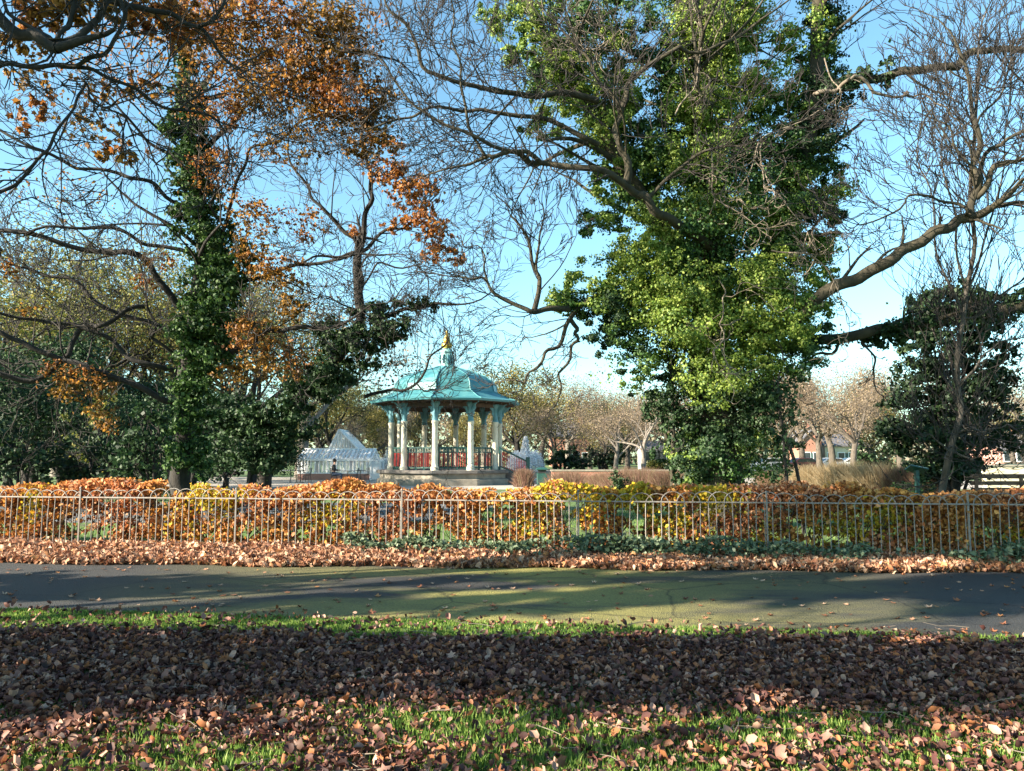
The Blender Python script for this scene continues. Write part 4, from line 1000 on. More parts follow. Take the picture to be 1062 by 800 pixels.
# roof: sweeping bell profile, then neck
prof = [(4.36,-.10),(4.40,0),(3.95,.12),(3.35,.40),(3.06,.54),(3.02,.70),(2.98,.95),(2.82,1.22),(2.5,1.45),(2.1,1.60),(1.6,1.78),(1.1,1.92),(.72,2.02),(.52,2.12)]
# densify each octagon face with ridges kept sharp
m = MB(); oct_(m, [(r, eave+z) for r, z in prof], ROT+OCT*0); roof = m.build('roof', M['copper'], bs)
m = MB()
for k in range(NS):
    a = ROT + k*SEG; pts = [(math.cos(a)*(r+.02), math.sin(a)*(r+.02), eave+z+.02) for r, z in prof[1:]]; m.tube(pts, .022, 6)
m.build('roof_ridge', M['copper'], roof)
m = MB(); 
for k in range(40):
    a = 2*math.pi*k/40 + .05; q = SEG/2; loc = (a-ROT) % SEG - q; rr_ = 4.12*math.cos(q)/math.cos(loc)
    m.box(0,0,0,0,0,0) if False else m.bar((math.cos(a)*rr_*.98, math.sin(a)*rr_*.98, eave-.17), (math.cos(a)*rr_*.80, math.sin(a)*rr_*.80, eave-.17), .07, .10)
m.build('eave_bracket_row', M['timber_dark'], roof)
m = MB(); oct_(m, [(4.1,eave-.12),(4.1,eave-.105)], ROT); m.build('soffit', M['timber_dark'], roof)
m = MB(); oct_(m, [(.50,eave+2.08),(.46,eave+2.2),(.40,eave+2.9),(.44,eave+2.98),(.30,eave+3.1),(.24,eave+3.2)], ROT); m.build('cupola', M['copper_pale'], roof)
m = MB()
for k in range(NS):
    a = ROT+k*SEG+OCT; m.bar((math.cos(a)*.45,math.sin(a)*.45,eave+2.3),(math.cos(a)*.42,math.sin(a)*.42,eave+2.8),.14,.05)
m.build('cupola_panel', M['blue_iron'], roof)
zb = eave+3.2
m = MB(); m.lathe([(.2,zb-.02),(.30,zb+.08),(.33,zb+.2),(.28,zb+.33),(.17,zb+.40),(.22,zb+.46),(.18,zb+.62),(.11,zb+.78),(.09,zb+.98),(.03,zb+1.06),(.02,zb+1.25),(.001,zb+1.3)], n=20); m.build('finial', M['gold'], roof, True)
RC = 3.16
cols = []
for k in range(NS):
    a = ROT + k*SEG; cx, cy = math.cos(a)*RC, math.sin(a)*RC
    m = MB(); m.lathe([(.22,flo),(.22,flo+.18),(.18,flo+.22),(.165,flo+.4),(.155,bz(442)),(.19,bz(441)),(.19,bz(439))], cx, cy, 16)
    c = m.build('column', M['cream'], bs, True)
    m = MB(); zc = bz(439)+.002; zt = eave-.14
    m.lathe([(.19,zc),(.15,zc+.1),(.15,zt-.3),(.26,zt-.12),(.26,zt)], cx, cy, 12)
    # pierced scroll brackets to both neighbours and outward
    for da in (math.pi/2+SEG/2, -math.pi/2-SEG/2, 0):
        d = Vector((math.cos(a+da), math.sin(a+da), 0)); o_ = Vector((cx,cy,0)); L_ = .62 if da else .8
        pts = [o_+d*(.10+L_*(1-math.cos(t)))+Vector((0,0,zc+.08+(zt-zc-.1)*math.sin(t))) for t in np.linspace(0, math.pi/2, 8)]
        m.tube(pts, .045, 6)
        # pierced plate filling the bracket, scalloped lower edge
        sd_ = Vector((-d.y, d.x, 0))*.025; W_ = .44
        out_ = [(.10,0),(.14,.10),(.20,.30),(.28,.34),(.27,.55),(.36,.62),(.38,.80),(W_,.86),(W_,1),(.10,1)]
        vs_ = [o_+d*u+Vector((0,0,zc+.1+(zt-zc-.12)*w_))+s_ for s_ in (-sd_, sd_) for u, w_ in out_]; q_ = len(out_)
        m.add(vs_, [tuple(range(q_))[::-1], tuple(range(q_,2*q_))]+[(i_,(i_+1)%q_,q_+(i_+1)%q_,q_+i_) for i_ in range(q_)])
        m.tube([o_+d*.12+Vector((0,0,zt-.35)), o_+d*L_*.55+Vector((0,0,zt-.32)), o_+d*L_*.8+Vector((0,0,zt-.06))], .03, 6)
        for q in (.3,.5,.7): 
            m.bar(o_+d*(L_*q)+Vector((0,0,zt-.05)), o_+d*(L_*q*.75+.08)+Vector((0,0,zt-.75+q*.6)), .035, .03)
    m.build('bracket', M['blue_iron'], c)
# ring beam with drop valance
m = MB()
for k in range(NS):
    a0 = ROT+k*SEG; a1 = a0+SEG
    p0 = Vector((math.cos(a0)*RC, math.sin(a0)*RC, eave-.27)); p1 = Vector((math.cos(a1)*RC, math.sin(a1)*RC, eave-.27))
    m.bar(p0, p1, .12, .24)
    for j in range(1, 12):
        q = p0.lerp(p1, j/12); dep = .12+.30*abs(j/6-1)**1.5; m.bar(q-Vector((0,0,.10)), q-Vector((0,0,.12+dep)), .06, .03)
m.build('valance', M['timber_dark'], bs)
# railings, open on the side of the steps (right)
for k in range(NS):
    a0 = ROT+k*SEG; a1 = a0+SEG; am = (a0+a1)/2
    if math.cos(am) > .93: continue
    p0 = Vector((math.cos(a0)*RC*.97, math.sin(a0)*RC*.97, 0)); p1 = Vector((math.cos(a1)*RC*.97, math.sin(a1)*RC*.97, 0)); d = (p1-p0).normalized()
    p0 += d*.2; p1 -= d*.2; Z = lambda z: Vector((0,0,flo+z))
    m = MB()
    for z, w in ((1.22,.09),(.98,.05),(.14,.08)): m.bar(p0+Z(z), p1+Z(z), .06, w)
    for j in range(4): q = p0.lerp(p1, j/3); m.bar(q+Z(.0), q+Z(1.22), .09, .09)
    g = m.build('railing', M['dkgreen'], bs)
    m = MB()
    for j in range(12): q = p0.lerp(p1, (j+.5)/12); m.bar(q+Z(.19), q+Z(.95), .115, .025)
    m.build('red_balusters', M['red'], g)
    m = MB(); 
    for j in range(9): q = p0.lerp(p1, (j+.5)/9); m.bar(q+Z(1.0), q+Z(1.18), .022, .022)
    m.build('top_spindles', M['cream'], g)
# steps on the right
m = MB(); ns = 6; x0 = 3.35
for j in range(ns):
    h = flo*(1-(j+0)/ns)-.02; m.box(x0+j*.29, x0+(j+1)*.29, -1.35, 1.05, -.05, h-.01*j)
m.build('steps', M['stone_dark'], bs)
for sy in (-1.42, 1.12):
    m = MB(); a = Vector((3.15,sy,flo)); b = Vector((4.75,sy,.15)); 
    m.bar(a+Vector((0,0,1.22)), b+Vector((0,0,1.12)), .07, .09); m.bar(a+Vector((0,0,.2)), b+Vector((0,0,.22)), .06, .08)
    m.bar(b-Vector((0,0,.2)), b+Vector((0,0,1.38)), .17, .17); m.bar(a, a+Vector((0,0,1.3)), .1, .1)
    g = m.build('stair_railing', M['dkgreen'], bs)
    m = MB()
    for j in range(16): q = a.lerp(b, (j+.7)/16.5); m.bar(q+Vector((0,0,.22)), q+Vector((0,0,1.1)), .07, .025)
    m.build('red_balusters', M['red'], g)
    

# ============================================================ greenhouse
GY = 52.0; KG = GY/FOC
gx0, gx1 = gx(309,GY), gx(385,GY); gz = lambda py: P(350, py, GY)[2]
gh = thing('greenhouse', 'white framed glass greenhouse on a pink brick base left of the bandstand', 'greenhouse', (gx0, GY, 0))
W = gx1-gx0; sill, ev, rd = gz(491.5), gz(477), gz(466); DP = 3.4
m = MB(); m.box(0,W,0,.12,-.05,sill); m.box(0,W,DP,DP+.12,-.05,sill); m.box(0,.12,.12,DP,-.05,sill); m.box(W-.12,W,.12,DP,-.05,sill); m.build('brick_base', M['brick_pink'], gh)
m = MB()
m.bar((0,.05,sill+.04),(W,.05,sill+.04),.16,.08); m.bar((0,.05,ev),(W,.05,ev),.16,.16); m.bar((0,DP/2,rd),(W,DP/2,rd),.12,.16); m.bar((0,DP,ev),(W,DP,ev),.1,.1)
n = 17
for j in range(n+1):
    x = W*j/n; w = .15 if j % 4 == 0 else .075
    m.bar((x,.05,sill+.08),(x,.05,ev-.05),w,.06); m.bar((x,.05,ev+.03),(x,DP/2,rd+.03),w,.05); m.bar((x,DP,ev+.03),(x,DP/2,rd+.03),w*.8,.05); m.bar((x,DP,sill),(x,DP,ev),w*.8,.05)
for x in (0, W):
    for t in (.25,.5,.75):
        y = .05+(DP-.05)*t; top = ev+(rd-ev)*(1-abs(t-.5)*2); m.bar((x,y,sill),(x,y,top),.05,.05)
    m.bar((x,.05,sill+.04),(x,DP,sill+.04),.08,.08)
m.build('frame', M['white'], gh)
m = MB(); m.add([(0,.05,sill),(W,.05,sill),(W,.05,ev),(0,.05,ev)],[(0,1,2,3)]); m.add([(0,.05,ev),(W,.05,ev),(W,DP/2,rd),(0,DP/2,rd)],[(0,1,2,3)]); m.add([(0,DP,ev),(W,DP,ev),(W,DP/2,rd),(0,DP/2,rd)],[(3,2,1,0)])
m.add([(W,.05,sill),(W,DP,sill),(W,DP,ev),(W,DP/2,rd),(W,.05,ev)],[(0,1,2,3,4)]); m.build('glass_pane', M['limed_glass'], gh)
# taller central gable behind
gw0, gw1 = gx(341,GY+6)-gx0, gx(377,GY+6)-gx0; pk = P(352,446,GY+6)[2]; e2 = P(352,470,GY+6)[2]; mx_ = gx(353,GY+6)-gx0
m = MB()
for y in (5.4, 8.5):
    m.bar((gw0,y,e2),(mx_,y,pk),.12,.12,(0,1,0)); m.bar((mx_,y,pk),(gw1,y,e2),.12,.12,(0,1,0)); m.bar((gw0,y,e2),(gw1,y,e2),.1,.1)
    m.bar((gw0,y,0),(gw0,y,e2),.12,.12); m.bar((gw1,y,0),(gw1,y,e2),.12,.12)
    for t in np.linspace(.1,.9,9):
        x = gw0+(gw1-gw0)*t; zt = e2+(pk-e2)*((x-gw0)/(mx_-gw0) if x < mx_ else (gw1-x)/(gw1-mx_)); m.bar((x,y,0),(x,y,zt),.045,.045)
for t in np.linspace(0,1,9):
    y = 5.4+3.1*t; m.bar((mx_,y,pk),(gw1,y,e2),.06,.05); m.bar((mx_,y,pk),(gw0,y,e2),.06,.05)
m.bar((mx_,5.4,pk),(mx_,8.5,pk),.1,.1)
m.build('gable_frame', M['white'], gh)
m = MB(); m.add([(gw0,5.42,e2),(gw1,5.42,e2),(mx_,5.42,pk)],[(0,1,2)]); m.add([(mx_,5.4,pk),(gw1,5.4,e2),(gw1,8.5,e2),(mx_,8.5,pk)],[(0,1,2,3)]); m.add([(mx_,5.4,pk),(gw0,5.4,e2),(gw0,8.5,e2),(mx_,8.5,pk)],[(0,1,2,3)]); m.build('gable_pane', M['limed_glass'], gh)
# entrance porch at the right end
m = MB(); px0, px1 = W+.0, W+.62; eh = gz(478); ph = gz(472)
m.bar((px0,-.1,0),(px0,-.1,eh),.12,.12); m.bar((px1,-.1,0),(px1,-.1,eh),.12,.12); m.bar((px0,-.1,eh),((px0+px1)/2,-.1,ph),.09,.09,(0,1,0)); m.bar((px1,-.1,eh),((px0+px1)/2,-.1,ph),.09,.09,(0,1,0))
m.bar((px0,-.1,eh),(px1,-.1,eh),.08,.08); m.bar((px1,-.1,eh),(px1,1.2,eh),.08,.08); m.bar((px1,1.2,0),(px1,1.2,eh),.1,.1); m.bar(((px0+px1)/2,-.1,ph),((px0+px1)/2,1.2,ph),.08,.08)
m.build('porch_frame', M['white'], gh)
m = MB(); m.box(px0+.08,px1-.08,-.12,-.07,.03,eh-.06); m.build('door', M['white'], gh)
# ============================================================ cafe furniture and the seated person
def cafe_table():
    t = thing('cafe_table', 'x', 'table', (0,0,0), group='cafe tables by the greenhouse')
    MB().lathe([(.36,.70),(.37,.71),(.37,.73),(.36,.735)], n=20).build('table_top', M['blackmetal'], t)
    m = MB(); m.lathe([(.03,.02),(.03,.70)], n=8)
    for k in range(3): a = k*2.094; m.bar((0,0,.06),(math.cos(a)*.3,math.sin(a)*.3,.02),.03,.03)
    m.build('pedestal', M['blackmetal'], t); return t
def cafe_chair():
    t = thing('cafe_chair', 'x', 'chair', (0,0,0), group='cafe chairs by the greenhouse')
    MB().lathe([(.19,.44),(.20,.45),(.20,.465),(.19,.47)], n=16).build('seat', M['blackmetal'], t)
    m = MB(); m.tube([(-.18,-.15,.45),(-.19,-.22,.86),(0,-.25,.92),(.19,-.22,.86),(.18,-.15,.45)], .013, 6)
    for x in (-.08,0,.08): m.bar((x,-.18,.47),(x,-.245,.9),.02,.012)
    m.build('backrest', M['blackmetal'], t)
    for sx in (-1,1):
        for sy in (-1,1): MB().tube([(sx*.14,sy*.14,.45),(sx*.20,sy*.20,.0)], .013, 6).build('leg', M['blackmetal'], t)
    return t
tt, cc = cafe_table(), cafe_chair()
for i, (px, Y, lab) in enumerate(((361,46,'dark round cafe table between the seated person and the porch'),(312,46.5,'dark round cafe table at the left end of the greenhouse'),(374,47.5,'dark round cafe table by the greenhouse porch'))):
    if i == 0: tt.location = (gx(px,Y),Y,0); tt['label'] = lab
    else: dup(tt, (gx(px,Y),Y,0), i, lab)
for i, (px, Y, rz, lab) in enumerate(((347,46,-1.5,'dark metal chair under the seated person'),(368,46.3,1.6,'dark empty chair right of the middle cafe table'),(305,46.5,-1.2,'dark empty chair left of the left cafe table'),(319,46.8,1.4,'dark empty chair right of the left cafe table'),(379,47,1.2,'dark empty chair nearest the greenhouse porch'))):
    if i == 0: cc.location = (gx(px,Y),Y,0); cc.rotation_euler = (0,0,rz); cc['label'] = lab
    else: dup(cc, (gx(px,Y),Y,0), rz, lab)
def skin(name, nodes, edges, mat, parent, root=0):
    me = bpy.data.meshes.new(name); me.from_pydata([n[:3] for n in nodes], edges, []); me.materials.append(mat)
    o = bpy.data.objects.new(name, me); C.objects.link(o); o.parent = parent
    o.modifiers.new('s', 'SKIN'); 
    for i, n in enumerate(nodes):
        sv = me.skin_vertices[0].data[i]; sv.radius = (n[3], n[3] if len(n) < 5 else n[4]); sv.use_root = (i == root)
    sb = o.modifiers.new('u', 'SUBSURF'); sb.levels = 2; sb.render_levels = 2
    for p in me.polygons: p.use_smooth = True
    return o
pr = thing('person', 'person in black clothing seated at a cafe table before the greenhouse', 'person', (gx(347,46),46,0), -1.5)
# facing local +y, hips on the seat
nodes = [(0,-.02,.56,.13,.11),(0,-.05,.78,.13,.10),(0,-.03,.98,.15,.10),(0,0,1.10,.06,.06),(0,.02,1.20,.055,.06),(0,.03,1.32,.09,.10),(0,.03,1.40,.07,.08),
  (.19,-.02,1.02,.065,.06),(.24,.03,.78,.05,.05),(.16,.26,.76,.038,.038),(.12,.36,.77,.03,.02),(-.19,-.02,1.02,.065,.06),(-.24,.03,.78,.05,.05),(-.16,.26,.76,.038,.038),(-.12,.36,.77,.03,.02),
  (.10,.02,.54,.095,.09),(.13,.42,.53,.065,.065),(.13,.44,.10,.045,.045),(.13,.58,.05,.045,.03),(-.10,.02,.54,.095,.09),(-.13,.42,.53,.065,.065),(-.13,.40,.10,.045,.045),(-.13,.54,.05,.045,.03)]
edges = [(0,1),(1,2),(2,3),(3,4),(4,5),(5,6),(2,7),(7,8),(8,9),(9,10),(2,11),(11,12),(12,13),(13,14),(0,15),(15,16),(16,17),(17,18),(0,19),(19,20),(20,21),(21,22)]
skin('body', nodes, edges, M['skin'], pr)
jn = [(nx,ny,nz,a*1.18,b*1.18) for nx,ny,nz,a,b in (nodes[0],nodes[1],nodes[2],(0,-.01,1.08,.075,.07),nodes[7],nodes[8],nodes[9],nodes[11],nodes[12],nodes[13])]
skin('jacket', jn, [(0,1),(1,2),(2,3),(2,4),(4,5),(5,6),(2,7),(7,8),(8,9)], M['black'], pr)
tn = [(nx,ny,nz,a*1.15,b*1.15) for nx,ny,nz,a,b in (nodes[0],nodes[15],nodes[16],nodes[17],nodes[19],nodes[20],nodes[21])]
skin('trousers', tn, [(0,1),(1,2),(2,3),(0,4),(4,5),(5,6)], M['denim'], pr)
m = MB(); m.lathe([(.02,1.455),(.07,1.44),(.105,1.39),(.112,1.32),(.10,1.27),(.06,1.24)], 0, .0, 14); m.build('hair', M['hair'], pr, True)
for sx in (-1,1): MB().box(sx*.13-.05, sx*.13+.05, .36 if sx>0 else .32, .66 if sx>0 else .62, .0, .10).build('shoe', M['rubber'], pr, bevel=.03)
m = MB(); m.tube([(-.03,.115,1.33),(0,.135,1.31),(0,.125,1.29)], .012, 6); m.build('nose', M['skin'], pr, True)

# ============================================================ fountains
mist_m, nt, out = nm('white_water')
d = N(nt,'ShaderNodeBsdfDiffuse'); d.inputs[0].default_value = (.97,.98,1,1); t = N(nt,'ShaderNodeBsdfTranslucent'); t.inputs[0].default_value = (.97,.98,1,1)
mx = N(nt,'ShaderNodeMixShader', Fac=.5); nt.links.new(d.outputs[0], mx.inputs[1]); nt.links.new(t.outputs[0], mx.inputs[2])
tr = N(nt,'ShaderNodeBsdfTransparent'); m3 = N(nt,'ShaderNodeMixShader', Fac=.45); nt.links.new(mx.outputs[0], m3.inputs[1]); nt.links.new(tr.outputs[0], m3.inputs[2]); nt.links.new(m3.outputs[0], out.inputs[0])
M['water'] = surf('pool_water', (.04,.06,.06), (.06,.09,.09), 2, .08, .2, 8)
def droplets(n, f, size, rng):
    pos = f(n, rng); n = len(pos)
    tet = np.array([(1,1,1),(-1,-1,1),(-1,1,-1),(1,-1,-1)])*.6
    s = size*rng.uniform(.4,1.3,(n,1,1))
    V = pos[:,None,:] + tet[None]*s*np.array([1,1,1.5])
    F = np.array([(0,1,2),(0,3,1),(0,2,3),(1,3,2)]); F = (F[None]+(np.arange(n)*4)[:,None,None]).reshape(-1,3)
    return V.reshape(-1,3), F
def fountain(px, Y, ptop, rw_, side, label, seed, haze=1.0):
    r = np.random.default_rng(seed); zt = P(px, ptop, Y)[2]; zs = P(px, side, Y)[2]
    f = thing('fountain', label, 'fountain', (gx(px,Y),Y,0), group='fountains in the park pond')
    m = MB(); m.lathe([(rw_+1.0,-.05),(rw_+1.0,.42),(rw_+.75,.45),(rw_+.7,.30)], n=40, cap=False); m.build('basin', M['stone'], f, True)
    m = MB(); m.lathe([(rw_+.74,.30),(.01,.31)], n=40, cap=False); m.build('pool_water', M['water'], f)
    def jet(n, g):
        t = g.random(n)**.8; z = .35+(zt-.35)*t; w = .07+.42*(1-t)**1.0; return np.stack([g.normal(size=n)*w*.6, g.normal(size=n)*w*.6, z],1)
    mesh_obj('jet', *droplets(9000, jet, .036, r), mist_m, f)
    def sp(n, g):
        a = g.uniform(0,6.28,n); k = g.integers(0,14,n)*6.28/14+.1*g.normal(size=n); t = g.random(n)
        rad = rw_*(.15+.9*t); z = .35+(zs-.35)*4*np.clip(t*.92+.04,0,1)*(1-np.clip(t*.92+.04,0,1))*g.uniform(.35,1.05,n)
        return np.stack([np.cos(k)*rad+g.normal(size=n)*.09, np.sin(k)*rad+g.normal(size=n)*.09, z+g.normal(size=n)*.05],1)
    mesh_obj('spray', *droplets(int(7000*haze), sp, .040, r), mist_m, f)
fountain(545, 60, 453, 1.45, 469, 'tall white fountain jet with a round spray skirt right of the bandstand', 81)
fountain(404, 64, 461, 1.1, 476, 'smaller white fountain jet just left of the bandstand columns', 82)

# ============================================================ bin, walls, planting beds, sign
b = thing('litter_bin', 'dark green litter bin right of the bandstand steps', 'bin', (gx(562,34),34,0))
zb_ = P(562,488,34)[2]
m = MB(); m.lathe([(.30,0),(.31,.05),(.31,zb_-.15),(.33,zb_-.12)], n=4, rot=R(45)); m.build('body', M['dkgreen'], b, bevel=.02)
m = MB(); m.lathe([(.24,zb_-.12),(.24,zb_+.02)], n=4, rot=R(45)); m.build('opening', M['blackmetal'], b)
m = MB(); m.lathe([(.35,zb_+.02),(.35,zb_+.07),(.2,zb_+.13)], n=4, rot=R(45)); m.build('lid', M['dkgreen'], b, bevel=.01)
def wall(name, label, px0, px1, Y, ptop, mat, cap, thick=.35):
    x0, x1 = gx(px0,Y), gx(px1,Y); z = P(500,ptop,Y)[2]
    w = thing(name, label, 'wall', (x0,Y,0)); MB().box(0,x1-x0,0,thick,-.05,z).build('brickwork', mat, w); MB().box(-.04,x1-x0+.04,-.04,thick+.04,z+.002,z+.08).build('coping', cap, w)
wall('brick_wall', 'low red brown brick garden wall between the bin and the reddish grasses', 572, 704, 37, 489, M['brick'], M['stone'])
wall('rendered_wall', 'pale cream wall at the right edge behind the brown rail', 1022, 1120, 34, 484, M['pale_wall'], M['stone'])
def tuft(name, label, px, Y, wpx, ptop, mat, n, seed, cat='ornamental grass', spread=1.0):
    r = np.random.default_rng(seed); c = gx(px,Y); w = wpx*Y/FOC/2; h = P(px,ptop,Y)[2]
    x = r.normal(size=n)*w*.42; y = r.normal(size=n)*w*.35; hh = h*r.uniform(.45,1.05,n)*np.clip(1.05-.5*(x/w)**2,.3,1)
    lx = x*.35*spread+r.normal(size=n)*.14*h; ly = r.normal(size=n)*.14*h; bw = .0045*Y/12
    V = np.stack([np.stack([x-bw,y,0*x],1), np.stack([x+bw,y,0*x],1), np.stack([x+lx*.5+bw,y+ly*.5,hh*.65],1), np.stack([x+lx*.5-bw,y+ly*.5,hh*.65],1), np.stack([x+lx*1.3,y+ly*1.3,hh],1)],1)
    F = np.array([(0,1,2),(0,2,3),(3,2,4)]); F = (F[None]+(np.arange(n)*5)[:,None,None]).reshape(-1,3)
    o = mesh_obj(name, V.reshape(-1,3), F, M[mat]); o.location = (c,Y,0); tag(o, label, cat, 'clumps of dry grasses behind the hedge'); return o
for i, (px, Y, w, pt, mat, lab) in enumerate((
   (590,30,46,488,'reed_red','reddish brown grass clump just right of the litter bin'),(625,29,30,490,'reed_red','small reddish clump in front of the low brick wall'),
   (660,28,70,484,'reed_red','wide pinkish brown grass clump left of the big ivy tree'),(692,27,36,487,'reed_red','pinkish brown clump touching the thin ivy stem'),
   (543,40,14,486,'reed_red','narrow reddish clump at the foot of the bandstand steps'),(838,29,30,482,'reed','pale straw clump right of the twin stemmed sapling'),
   (874,28,60,477,'reed','broad pale straw clump left of the weeping beige tree'),(908,26,60,478,'reed','broad straw clump right of the dark tree trunk'),
   (938,25,40,482,'reed_red','reddish straw clump left of the little lectern sign'),(962,24,36,486,'reed_red','dull reddish clump right of the little lectern sign'),(800,30,30,488,'reed_red','dull clump left of the twin stemmed sapling'))):
    tuft('ornamental_grass', lab, px, Y, w, pt, mat, 2600, 90+i)
for px, Y, w, pt, lab in ((640,27,24,492,'dark green low cushion in front of the pinkish grasses'),(615,31,12,490,'small dark green cushion before the brick wall'),(945,22,50,495,'low green plants around the lectern sign')):
    r = np.random.default_rng(px); h = P(px,pt,Y)[2]
    o = mesh_obj('cushion_shrub', *blob_leaves((0,0,h*.4),(w*Y/FOC/2,w*Y/FOC/2*.6,h*.55), 2200, .08, r, sub=20, subr=.35), M['ivy_dark']); o.location = (gx(px,Y),Y,0); tag(o, lab, 'shrub')
sg = thing('lectern_sign', 'small sloping information sign on a dark green post by the yew', 'sign', (gx(950,21),21,0))
zs_ = P(950,486,21)[2]
MB().bar((0,0,-.02),(0,0,zs_-.05),.09,.09).build('post', M['dkgreen'], sg)
m = MB(); m.bar((-.24,.0,zs_+.03),(.26,.03,zs_-.07),.28,.04,(0,.5,1)); m.build('panel_frame', M['dkgreen'], sg); m = MB(); m.bar((-.21,-.01,zs_+.052),(.23,.01,zs_-.038),.23,.016,(0,.5,1)); m.build('panel_face', M['signface'], sg)
# brown rail / bench at the right edge
br = thing('park_bench', 'dark brown timber bench seen from behind at the right edge', 'bench', (gx(1040,19),19,0))
zr = P(1040,494,19)[2]; z = zr
m = MB(); m.box(-.8,1.6,0,.05,z-.06,z+.05); m.box(-.8,1.6,.01,.05,z-.22,z-.12); m.box(-.8,1.6,.015,.05,z-.38,z-.28); m.build('backrest', M['timber'], br)
m = MB(); m.box(-.8,1.6,.07,.50,.42,.46); m.build('seat', M['timber'], br)
for x in (-.7, .4, 1.5): MB().box(x-.035,x+.035,-.05,.0,-.02,z+.03).build('leg', M['timber'], br); MB().box(x-.035,x+.035,.42,.49,-.02,.418).build('leg', M['timber'], br)
gr = thing('green_railing', 'green railings on top of the pale wall at the right edge', 'railing', (gx(1034,36),36,0))
zt_ = P(1040,482,36)[2]; m = MB()
for j in range(14): m.bar((j*.12,0,.0),(j*.12,0,zt_-.02),.03,.03)
m.build('balusters', M['green_rail'], gr); m = MB(); m.bar((-.05,0,zt_),(1.65,0,zt_),.05,.06); m.build('rail', M['dkgreen'], gr)

# ============================================================ cars
def car(label, px, Y, rz, body):
    t = thing('parked_car', label, 'car', (gx(px,Y),Y,0), rz, 'cars parked on the far road')
    side = [(-2.1,.35),(-2.12,.72),(-1.95,.92),(-1.35,.98),(-.75,1.40),(-.1,1.47),(.75,1.42),(1.45,1.02),(2.0,.92),(2.12,.65),(2.1,.35),(1.7,.28),(-1.7,.28)]
    m = MB(); m.prism(side, 'y', -.86, .86); m.build('body', body, t, bevel=.07)
    m = MB()
    for y in (-.868,.848): m.prism([(-1.12,1.0),(-.68,1.33),(-.1,1.38),(.7,1.34),(1.2,1.02)], 'y', y, y+.02)
    m.build('side_window', M['darkglass'], t)
    m = MB(); m.add([(-1.30,-.72,1.03),(-1.30,.72,1.03),(-.80,.66,1.385),(-.80,-.66,1.385)],[(0,1,2,3)]); m.add([(1.42,-.72,1.06),(1.42,.72,1.06),(.80,.66,1.42),(.80,-.66,1.42)],[(3,2,1,0)]); m.build('windscreen', M['darkglass'], t)
    for x in (-1.3,1.3):
        for y in (-.84,.70):
            w = MB().tube([(x,y,.32),(x,y+.16,.32)], .32, 18).build('wheel', M['rubber'], t); MB().tube([(x,y-.01,.32),(x,y+.17,.32)], .19, 12).build('rim', M['chrome'], w)
    for y in (-.62,.62): MB().box(-2.15,-2.08,y-.16,y+.16,.66,.80).build('headlight', M['lamp'], t)
car('dark red parked car behind the straw grasses', 832, 84, .15, M['car_red'])
car('silver parked car half hidden right of the dark red one', 862, 86, .1, M['car_silver'])
car('white parked car nearest the weeping beige tree', 885, 85, 3.1, M['car_white'])
car('silver parked car half hidden by the twin stemmed sapling', 800, 86, .1, M['car_silver'])

# ============================================================ houses
def house(name, label, px, Y, wpx, peave, pridge, wallm, nwin, gable=False, depth=8, chim=True):
    w = wpx*Y/FOC; h = thing(name, label, 'house', (gx(px,Y)-w/2, Y, 0)); ze = P(px,peave,Y)[2]; zr_ = P(px,pridge,Y)[2]
    f = MB().box(0,w,0,depth,-.05,ze)
    if gable: f.prism([(0,ze),(w,ze),(w/2,zr_)],'y',0,depth)
    else: f.prism([(0,ze),(depth,ze),(depth/2,zr_)],'x',0,w)
    f.build('wall', wallm, h); m = MB()
    if gable:
        m.bar((-.3,depth/2,ze-.2),(w/2,depth/2,zr_+.1),.15,depth+.6,(0,1,0)) if False else None
        m.prism([(-.35,ze-.2),(w/2,zr_+.15),(w+.35,ze-.2),(w+.35,ze+.02),(w/2,zr_+.38),(-.35,ze+.02)],'y',-.3,depth+.3)
    else: m.prism([(-.35,ze-.2),(depth/2,zr_+.15),(depth+.35,ze-.2),(depth+.35,ze+.02),(depth/2,zr_+.38),(-.35,ze+.02)],'x',-.3,w+.3)
    rf = m.build('roof', M['slate'], h)
    if chim: MB().box(w*.75,w*.75+.9,depth/2-.4,depth/2+.4,zr_-.8,zr_+1.4).build('chimney', M['brick'], rf)
    st_ = max(1, int(ze//2.8))
    for s_ in range(st_):
        for j in range(nwin):
            xc = w*(j+.5)/nwin; z0 = .9+s_*2.8
            if z0+1.3 > ze: continue
            wi = MB().box(xc-.55,xc+.55,-.08,.02,z0,z0+1.35).build('window', M['white'], h); MB().box(xc-.45,xc+.45,-.10,-.084,z0+.1,z0+1.25).build('pane', M['darkglass'], wi); MB().box(xc-.65,xc+.65,-.16,-.0,z0-.12,z0-.003).build('sill', M['stone'], wi)
    MB().box(w*.5-.45+ (0 if nwin % 2 == 0 else w*.5/nwin),w*.5+.45+(0 if nwin % 2 == 0 else w*.5/nwin),-.07,.0,0,2.1).build('door', M['dkgreen'], h)
house('brick_house', 'red brick house with slate roof seen through trees right of the fountain', 592, 118, 40, 452, 440, M['brick'], 4)
house('brick_house', 'narrow red brick gabled house above the parked cars', 842, 112, 20, 458, 448, M['brick'], 2, True)
house('white_building', 'small white building left of the thin ivy stem', 680, 92, 20, 466, 460, M['white'], 3, False, 6, False)
house('brick_house', 'pinkish brick house at the right edge beyond the pale wall', 1058, 104, 40, 466, 450, M['brick_pink'], 3)
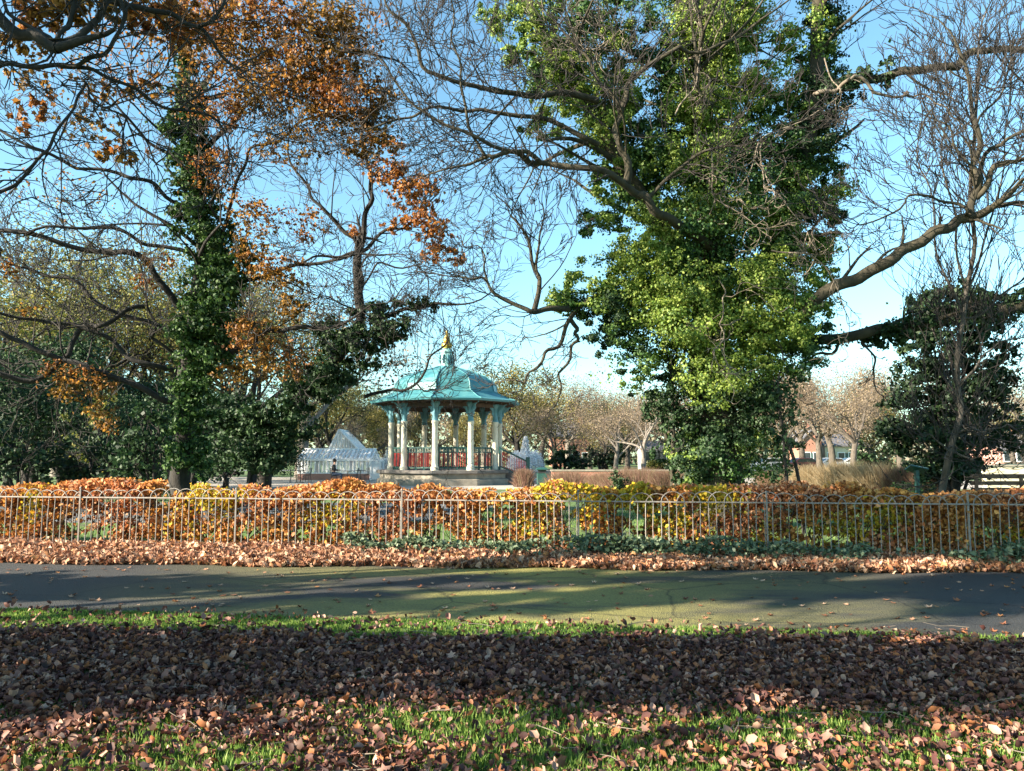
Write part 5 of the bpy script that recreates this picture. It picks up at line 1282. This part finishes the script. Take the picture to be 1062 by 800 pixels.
house('terrace_house', 'pale terrace house between the parked cars and the weeping tree', 878, 115, 44, 462, 452, M['pale_wall'], 4)
o = MB().box(-1.6,1.6,-.5,.5,0,1.35); t = thing('garden_hedge', 'bright green clipped hedge in front of the white building', 'hedge', (gx(680,86),86,0))
rz_ = np.random.default_rng(5); mesh_obj('leaves', *blob_leaves((0,0,.5),(1.6,.5,.6),3500,.16,rz_,sub=40,subr=.4), M['yellowgreen'], t)

# ============================================================ camera, light
cam = bpy.data.cameras.new('camera'); co = bpy.data.objects.new('camera', cam); C.objects.link(co); S.camera = co
co.location = (0,0,CAM_Z); co.rotation_euler = (math.pi/2+PITCH,0,0); cam.sensor_width = 36; cam.lens = 36*800/1062; cam.clip_end = 3000; cam.clip_start = .05
az = math.atan2(SX, SY); el = R(22)
sd = Vector((math.sin(az)*math.cos(el), math.cos(az)*math.cos(el), math.sin(el)))
sun = bpy.data.lights.new('sun', 'SUN'); sun.energy = 5.0; sun.angle = R(.5); sun.color = (1.0,.88,.70)
so = bpy.data.objects.new('sun', sun); C.objects.link(so); so.rotation_euler = sd.to_track_quat('Z','Y').to_euler()
w = bpy.data.worlds.new('World'); S.world = w; w.use_nodes = True; nt = w.node_tree
bg = nt.nodes['Background']; sk = nt.nodes.new('ShaderNodeTexSky'); sk.sky_type = 'NISHITA'; sk.sun_disc = False; sk.sun_elevation = el; sk.sun_rotation = az % (2*math.pi)
sk.air_density = 1.0; sk.dust_density = .6; sk.ozone_density = 1.5
hs = nt.nodes.new('ShaderNodeMix'); hs.data_type = 'RGBA'; hs.blend_type = 'MULTIPLY'; hs.inputs[0].default_value = 1; hs.inputs[7].default_value = (.78,1.04,1.0,1)
nt.links.new(sk.outputs[0], hs.inputs[6]); nt.links.new(hs.outputs[2], bg.inputs[0]); bg.inputs[1].default_value = .077
S.view_settings.view_transform = 'Standard'; S.view_settings.look = 'None'; S.view_settings.exposure = 2.2; S.view_settings.gamma = 1
S.cycles.max_bounces = 6; S.cycles.diffuse_bounces = 3; S.cycles.transparent_max_bounces = 16
S.cycles.use_denoising = True
